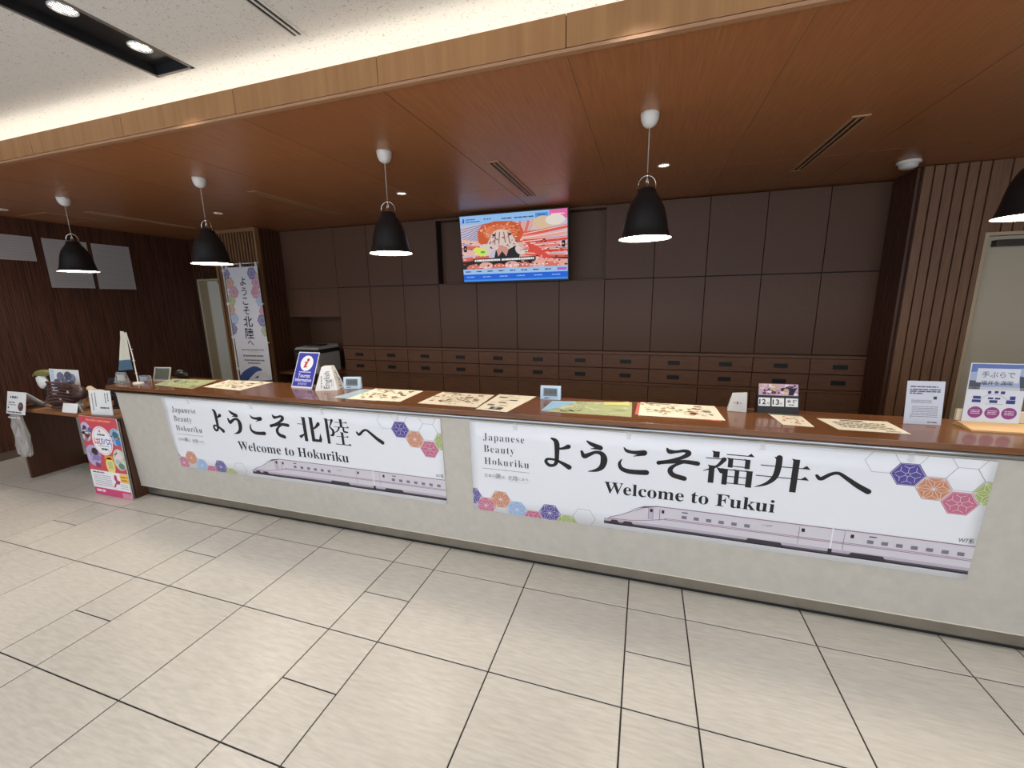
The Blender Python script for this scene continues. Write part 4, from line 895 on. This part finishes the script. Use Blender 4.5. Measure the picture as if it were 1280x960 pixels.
# information sign
t = board('information_sign', 'blue tourist information sign with red letter i in white disc', 'sign', (.44, .46, ZT), -.04, .42, .215, .298, M_acryl, .004)
pr = Print('up', 0); bl = (62, 66, 172)
pr.rect(-.1075, 0, .1075, .298, (232, 232, 240), 1); pr.rect(-.10, .014, .10, .29, bl, 2); pr.disc(0, .205, .064, .064, (244, 244, 246), 3, 32)
pr.build('sign_face', t); pr = Print('up', 0)
RD = (200, 58, 56)
pr.brush([(.008, .232, .026), (.0085, .2325, .026)], RD, 4)
pr.poly([(-.022, .216), (.012, .219), (-.002, .176), (.012, .180), (.014, .172), (-.026, .166), (-.014, .208), (-.024, .206)], RD, 4); pr.build('letter_i', t); pr = Print('up', 0)
pr.dashes(-.06, .06, .128, .008, (226, 228, 240), 3, 3); pr.text('Tourist', 0, .088, .042, (244, 244, 248), 3, align='c', off=.012); pr.text('Information', 0, .054, .04, (244, 244, 248), 3, w=.165, align='c', off=.012); pr.text('観光案内所', 0, .026, .022, (226, 228, 240), 3, w=.09, align='c'); pr.build('sign_lettering', t)
MB().box(-.105, .105, .005, .12, -.0, .003).build('foot', M_acryl, t).rotation_euler = (.42, 0, 0)
m = MB().tube([(-.13, .05, .0), (-.135, .05, .05), (-.115, .045, .09), (-.105, .03, .06)], .0025, 6); m.build('cable', mat('grey_cable', (180, 180, 178), .5), t).rotation_euler = (.42, 0, 0)
# English tent pyramid
t = thing('language_tent', 'white folded card pyramid printed English on its sides', 'card', (.685, .50, ZT), math.radians(22))
a, b, h = .085, .036, .178
cr = [(-1, -1), (1, -1), (1, 1), (-1, 1)]
MB().hexa([(x*a, y*a, 0) for x, y in cr], [(x*b, y*b, h) for x, y in cr]).build('card_body', M_paper, t)
for rz in (0, math.pi/2):
    pr = Print('up', 0); lean = math.atan2(a-b, h)
    pr.text('English', .024, .018, .062, (72, 68, 66), 1, rot=math.pi/2, w=.13); 
    for k in range(2): pr.rect(.038+.011*k, .03, .041+.011*k, .09, (150, 146, 140), 1)
    for k in range(9): pr.rect(-.04, .02+k*.011, -.034+.004*(k % 2), .027+k*.011, (130, 126, 120), 1)
    o = pr.build('side_print', t, 'stuff'); o.rotation_euler = (-lean, 0, rz)
    o.location = (Matrix.Rotation(rz, 3, 'Z') @ Vector((0, -a-.0005, 0)))
# digital clocks
def clock(name, label, loc, rz):
    t = thing(name, label, 'clock', loc, rz, 'digital clocks on the countertop'); w, h = .068, .092
    MB().hexa([(-w, -.02, 0), (w, -.02, 0), (w, .02, 0), (-w, .02, 0)], [(-w, -.008, h), (w, -.008, h), (w, .012, h), (-w, .012, h)]).build('case', mat('clock_blue', (196, 220, 240), .4), t, .003)
    o = MB().box(-.046, .046, -.0015, 0, .026, .078).build('display', mat('lcd_grey', (104, 112, 112), .3), t); o.location = (0, -.0206, 0); o.rotation_euler = (-math.atan2(.012, h), 0, 0)
    pr = Print('up', 0); c = (60, 66, 68)
    for k, u in enumerate((-.03, -.01, .008, .026)): pr.rect(u, .04, u+.004, .068, c, 1); pr.rect(u+.008, .04, u+.011, .068, c, 1)
    pr.dashes(-.04, -.005, .01, .006, (90, 110, 140), 2, 1); o = pr.build('digits', t, 'stuff'); o.location = (0, -.0225, 0); o.rotation_euler = (-math.atan2(.012, h), 0, 0)
    return t
clock('digital_clock', 'pale blue digital clock right of the English card', (.865, .545, ZT), .25)
clock('digital_clock', 'pale blue digital clock behind the green and blue map', (2.442, .555, ZT), .05)
# sensor unit
t = thing('card_reader', 'light grey wedge-shaped sensor unit left of the calendar', 'device', (3.56, .54, ZT), -.15)
MB().hexa([(-.05, -.04, 0), (.05, -.04, 0), (.05, .04, 0), (-.05, .04, 0)], [(-.028, .0, .098), (.048, .0, .108), (.048, .03, .108), (-.028, .03, .098)]).build('housing', mat('sensor_grey', (196, 194, 192), .45), t, .004)
MB().box(-.004, .004, -.034, -.03, .045, .06).box(.012, .02, -.034, -.03, .05, .054).box(-.02, -.012, -.034, -.03, .05, .054).build('marks', mat('mark_grey', (120, 118, 116), .5), t)
# calendar
t = thing('block_calendar', 'date calendar with festival photo reading 12 and 13', 'calendar', (3.765, .55, ZT), .06)
MB().hexa([(-.105, -.03, 0), (.105, -.03, 0), (.105, .03, 0), (-.105, .03, 0)], [(-.105, .01, .165), (.105, .01, .165), (.105, .018, .165), (-.105, .018, .165)]).build('stand', M_black, t)
ln = math.atan2(.04, .165)
pr = Print('up', 0); pr.rect(-.1, .102, .1, .168, (206, 170, 190), 1); rnd = random.Random(2)
for k in range(40): pr.disc(rnd.uniform(-.09, .09), rnd.uniform(.112, .162), rnd.uniform(.006, .014), rnd.uniform(.005, .01), rnd.choice([(226, 200, 210), (60, 48, 60), (196, 140, 160), (214, 190, 120), (90, 70, 90), (236, 226, 230)]), 2+k % 3, 8)
pr.poly([(.05, .105), (.075, .105), (.085, .13), (.095, .15), (.08, .145), (.06, .145), (.045, .15), (.055, .13)], (44, 40, 56), 6)
o = pr.build('photo', t); o.location = (0, -.031, 0); o.rotation_euler = (-ln, 0, 0)
for u0, u1, s_, k_ in ((-.1, -.04, '12', '月'), (-.032, .03, '13', '日'), (.038, .1, '金 曜', '')):
    pr = Print('up', 0); pr.rect(u0, .04, u1, .088, (240, 240, 240), 1)
    if k_: pr.text(s_, u0+.004, .05, .042, (30, 30, 32), 2, w=.034, off=.02); pr.text(k_, u0+.042, .05, .016, (60, 60, 62), 2)
    else: pr.text(s_, u0+.006, .062, .022, (50, 50, 52), 2, w=.05, off=.015); pr.dashes(u0+.016, u1-.016, .048, .006, (90, 90, 92), 3, 2)
    o = pr.build('date_card', t); o.location = (0, -.031, 0); o.rotation_euler = (-ln, 0, 0)
# text stand right
t = board('notice_stand', 'white acrylic stand with small printed text near the slatted wall', 'sign', (4.395, .462, ZT), .06, .10, .158, .222, mat('stand_white', (226, 230, 242), .3), .003)
MB().box(-.079, .079, .001, .06, -.0002, .003).build('foot', M_acryl, t)
pr = Print('up', 0); g = (92, 92, 104)
for k, v in enumerate((.19, .176, .166, .156)): pr.dashes(-.066, (.05, .062, .062, -.01)[k], v, .006, g, k, 1)
pr.rect(.036, .13, .05, .145, (66, 66, 72), 1)
for k in range(3): pr.dashes(-.05, .03, .122-k*.006, .003, (150, 150, 160), 10+k, 1); pr.rect(-.054, .11, -.052, .126, g, 1)
for k in range(7): pr.dashes(-.05, .06, .09-k*.0085, .003, (140, 140, 150), 20+k, 1); 
pr.rect(-.05, .075, .035, .076, (110, 130, 190), 2); pr.rect(-.054, .03, -.052, .05, g, 1); pr.dashes(.02, .06, .01, .005, g, 40, 1)
pr.build('notice_print', t, 'stuff')
# luggage service sign on wooden base
t = thing('sign_stand', 'pale wooden sign base with printed hands-free travel sheet at far right', 'sign', (4.672, .49, ZT), .0)
MB().hexa([(-.125, -.105, 0), (.15, -.105, 0), (.15, .03, 0), (-.125, .03, 0)], [(-.125, -.105, .008), (.15, -.105, .008), (.15, .0, .024), (-.125, .0, .024)]).build('wooden_base', mat('pale_wood', (224, 184, 132), .5), t)
MB().box(-.125, .15, .012, .026, .024, .08).build('back_block', mat('cream_block', (226, 214, 186), .5), t)
o = MB().box(-.108, .11, 0, .003, 0, .295).build('sheet', mat('sign_sheet', (232, 236, 244), .35), t); o.location = (0, .0, .022); o.rotation_euler = (-.03, 0, 0)
pr = Print('up', 0); sk = (118, 140, 196)
pr.rect(-.104, .165, .106, .291, (176, 190, 220), 1); pr.poly([(-.104, .291), (.106, .291), (.106, .275), (0, .265), (-.104, .25)], (110, 130, 190), 2); pr.rect(-.08, .2, .08, .27, (226, 230, 240), 3)
pr.rect(-.104, .165, .106, .178, (214, 214, 220), 2); pr.poly([(-.104, .165), (-.06, .165), (-.06, .205), (-.104, .21)], (88, 92, 104), 2); pr.poly([(.09, .165), (.106, .165), (.106, .23), (.08, .235)], (88, 92, 104), 2)
pr.text('手ぶらで', 0, .228, .032, (44, 44, 52), 4, w=.125, align='c'); pr.text('福井を満喫', 0, .19, .024, (44, 44, 52), 4, w=.12, align='c')
nb = (70, 74, 140)
for u, v, w_, h_ in ((-.065, .118, .03, .014), (-.065, .1, .034, .014), (-.012, .118, .02, .009), (.014, .118, .02, .009), (0, .1, .03, .014), (.07, .118, .02, .018), (.065, .098, .034, .018), (-.02, .145, .012, .014), (.006, .148, .014, .012), (.03, .145, .016, .014)): pr.rect(u-w_/2, v, u+w_/2, v+h_, nb, 2)
pr.line([(-.05, .118), (-.03, .136), (0, .142), (.03, .136), (.05, .118)], .0015, (160, 170, 150), 2); pr.line([(-.03, .094), (.04, .094)], .0015, (160, 170, 150), 2)
for k, u in enumerate((-.062, .003, .067)):
    pr.disc(u, .05, .029, .029, (150, 78, 140), 2)
    for q in range(3): pr.dashes(u-.018, u+.018, .042+q*.008, .004, (226, 200, 222), k*5+q, 3)
o = pr.build('sheet_print', t); o.location = (0, -.0002, .022); o.rotation_euler = (-.03, 0, 0)

# ------------------------------------------------------------------ printer, tall banner, wall notices
t = thing('printer', 'grey and black office printer in the cabinet niche', 'printer', (-1.41, 2.68, .736))
PG = mat('printer_grey', (168, 168, 168), .45); PD = mat('printer_dark', (42, 42, 46), .4)
MB().box(-.2, .2, -.22, .2, 0, .28).build('body', PG, t, .008); MB().box(-.2, .2, -.235, -.221, .17, .275).build('front_panel', PD, t, .004); MB().box(-.19, .19, -.232, -.221, .02, .15).build('paper_tray', PG, t, .004)
MB().box(-.205, .205, -.24, .2, .285, .335).build('scanner', PD, t, .006); MB().hexa([(-.2, -.22, .337), (.2, -.22, .337), (.2, .19, .337), (-.2, .19, .337)], [(-.19, -.2, .362), (.19, -.2, .362), (.19, .18, .385), (-.19, .18, .385)]).build('lid', PG, t)
MB().box(-.1, .12, -.1, .06, .374, .392).build('document_feeder', PD, t); MB().box(.03, .15, -.238, -.2351, .21, .25).build('control_panel', mat('panel_screen', (70, 74, 82), .2), t)

t = thing('nobori_banner', 'tall white vertical banner with hexagons and bullet train before the slatted screen', 'banner', (-2.175, 2.30, 0))
MB().tube([(-.345, 0, .02), (-.345, 0, 2.26)], .011, 10).build('pole', M_white, t); MB().tube([(-.345, 0, 2.235), (.30, 0, 2.235)], .007, 8).build('crossbar', M_white, t); MB().box(-.5, -.2, -.2, .05, 0, .025).build('base', M_black, t, .004)
nx, nz = 8, 20; m = MB(); wf = lambda u, v: .006*math.sin(7*u+2.2*v)
zt, zb, hw = 2.19, .42, .29
for j in range(nz+1):
    for i in range(nx+1): u = -hw+2*hw*i/nx; v = zb+(zt-zb)*j/nz; m.v.append((u, -wf(u, v)-.02, v))
for j in range(nz):
    for i in range(nx): k = j*(nx+1)+i; m.f.append((k, k+1, k+nx+2, k+nx+1)); m.m.append(0); m.sm.append(True)
m.build('cloth', mat('nobori_cloth', (228, 228, 234), .7), t)
pr = Print('up', .0215, (-hw, zb, hw, zt), warp=wf); R = .088
for u, v, c in ((.18, 2.10, PUR), (.30, 2.03, GRN), (.235, 1.98, PNK), (.20, 1.85, PNK), (.265, 1.74, BLU), (.30, 1.60, PNK), (.25, 1.48, PUR), (.29, 1.34, GRN), (-.29, 2.11, PUR), (-.24, 1.99, ORA), (-.18, 1.865, PNK), (-.25, 1.75, GRN), (-.28, 1.63, ORA), (-.24, 1.51, BLU), (-.29, 1.37, PUR)):
    if u == -.29 and v > 2.1: pr.build('hexagon_pattern', t); pr = Print('up', .0215, (-hw, zb, hw, zt), warp=wf)
    c2 = tuple(int(.6*q+.4*225) for q in c); pr.hexf(u, v, R, c2, 1); pr.hexo(u, v, R*.55, (228, 226, 232), .004, 2)
pr.build('hexagon_pattern', t); pr = Print('up', .0215, (-hw, zb, hw, zt), warp=wf)
for ch, zc_, q in zip('ようこそ北陸へ', (2.005, 1.87, 1.745, 1.615, 1.465, 1.305, 1.18), (.13, .13, .13, .13, .16, .16, .11)): pr = Print('up', .0215, (-hw, zb, hw, zt), warp=wf); pr.text(ch, 0, zc_-.38*q, q, (52, 48, 56), align='c', off=.01); pr.build('character', t)
pr = Print('up', .0215, (-hw, zb, hw, zt), warp=wf)
g = (120, 116, 122)
pr.dashes(-.19, .21, 1.07, .012, g, 1); pr.rect(-.06, 1.045, .14, 1.048, g, 2); pr.dashes(-.17, .19, .98, .024, g, 2, 2, .25, 1.2); pr.dashes(-.16, .2, .92, .02, g, 3, 2, .25, 2); pr.dashes(-.1, .12, .88, .018, g, 4, 2, .25, 2)
pr.build('small_print', t, 'stuff'); pr = Print('up', .0215, (-hw, zb, hw, zt), warp=wf)
pr.brush([(-.27, .62, .12), (-.18, .70, .14), (.0, .80, .09), (.12, .80, .03)], (70, 92, 150), 2); pr.poly([(-.18, .5), (-.1, .68), (.06, .775), (.2, .76), (.29, .70), (.29, .5)], (222, 222, 230), 3)
pr.poly([(-.1, .5), (-.06, .6), (.1, .645), (.29, .66), (.29, .5)], (70, 70, 100), 4); pr.poly([(-.02, .68), (.07, .72), (.05, .68)], (70, 76, 100), 4)
pr.build('train_picture', t)
tm = MB().box(-.04, .015, -.024, -.012, -.02, .02).mesh('tab', M_white)
for z in (2.15, 1.71, 1.25, .80): part('tab', tm, t, (-.30, 0, z))
tm2 = MB().box(-.02, .02, -.024, -.012, -.008, .008).mesh('tab', M_white)
for z in (1.70, 1.18): part('tab', tm2, t, (.30, 0, z))
tm3 = MB().box(-.016, .016, -.024, -.012, -.02, .055).mesh('tab', M_white)
for u in (-.26, .0, .27): part('tab', tm3, t, (u, 0, 2.19))

for y0, y1, z0, z1, lb, sd in ((.60, 1.05, 2.235, 2.51, 'pale printed notice sheet high on left wall, cut off by photo edge', 1), (1.13, 1.555, 1.935, 2.51, 'pale printed notice sheet high on left wall behind the far left pendant', 2), (1.60, 2.02, 1.93, 2.505, 'pale printed notice sheet high on left wall, right of the far left pendant', 3)):
    t = thing('wall_notice', lb, 'notice', (XL+.001, (y0+y1)/2, z0), math.pi/2, 'notice sheets on the left wall'); w_, h_ = y1-y0, z1-z0
    MB().box(-w_/2, w_/2, -.004, 0, 0, h_).build('sheet', mat('notice_paper', (184, 178, 176), .6), t)
    pr = Print('up', .004)
    n = int(h_/.03)
    for k in range(1, n): pr.dashes(-w_*.42, w_*.42, k*.03,   .005, (164, 158, 156), k+sd*50, 1, .5, 9)
    pr.build('notice_print', t, 'stuff')
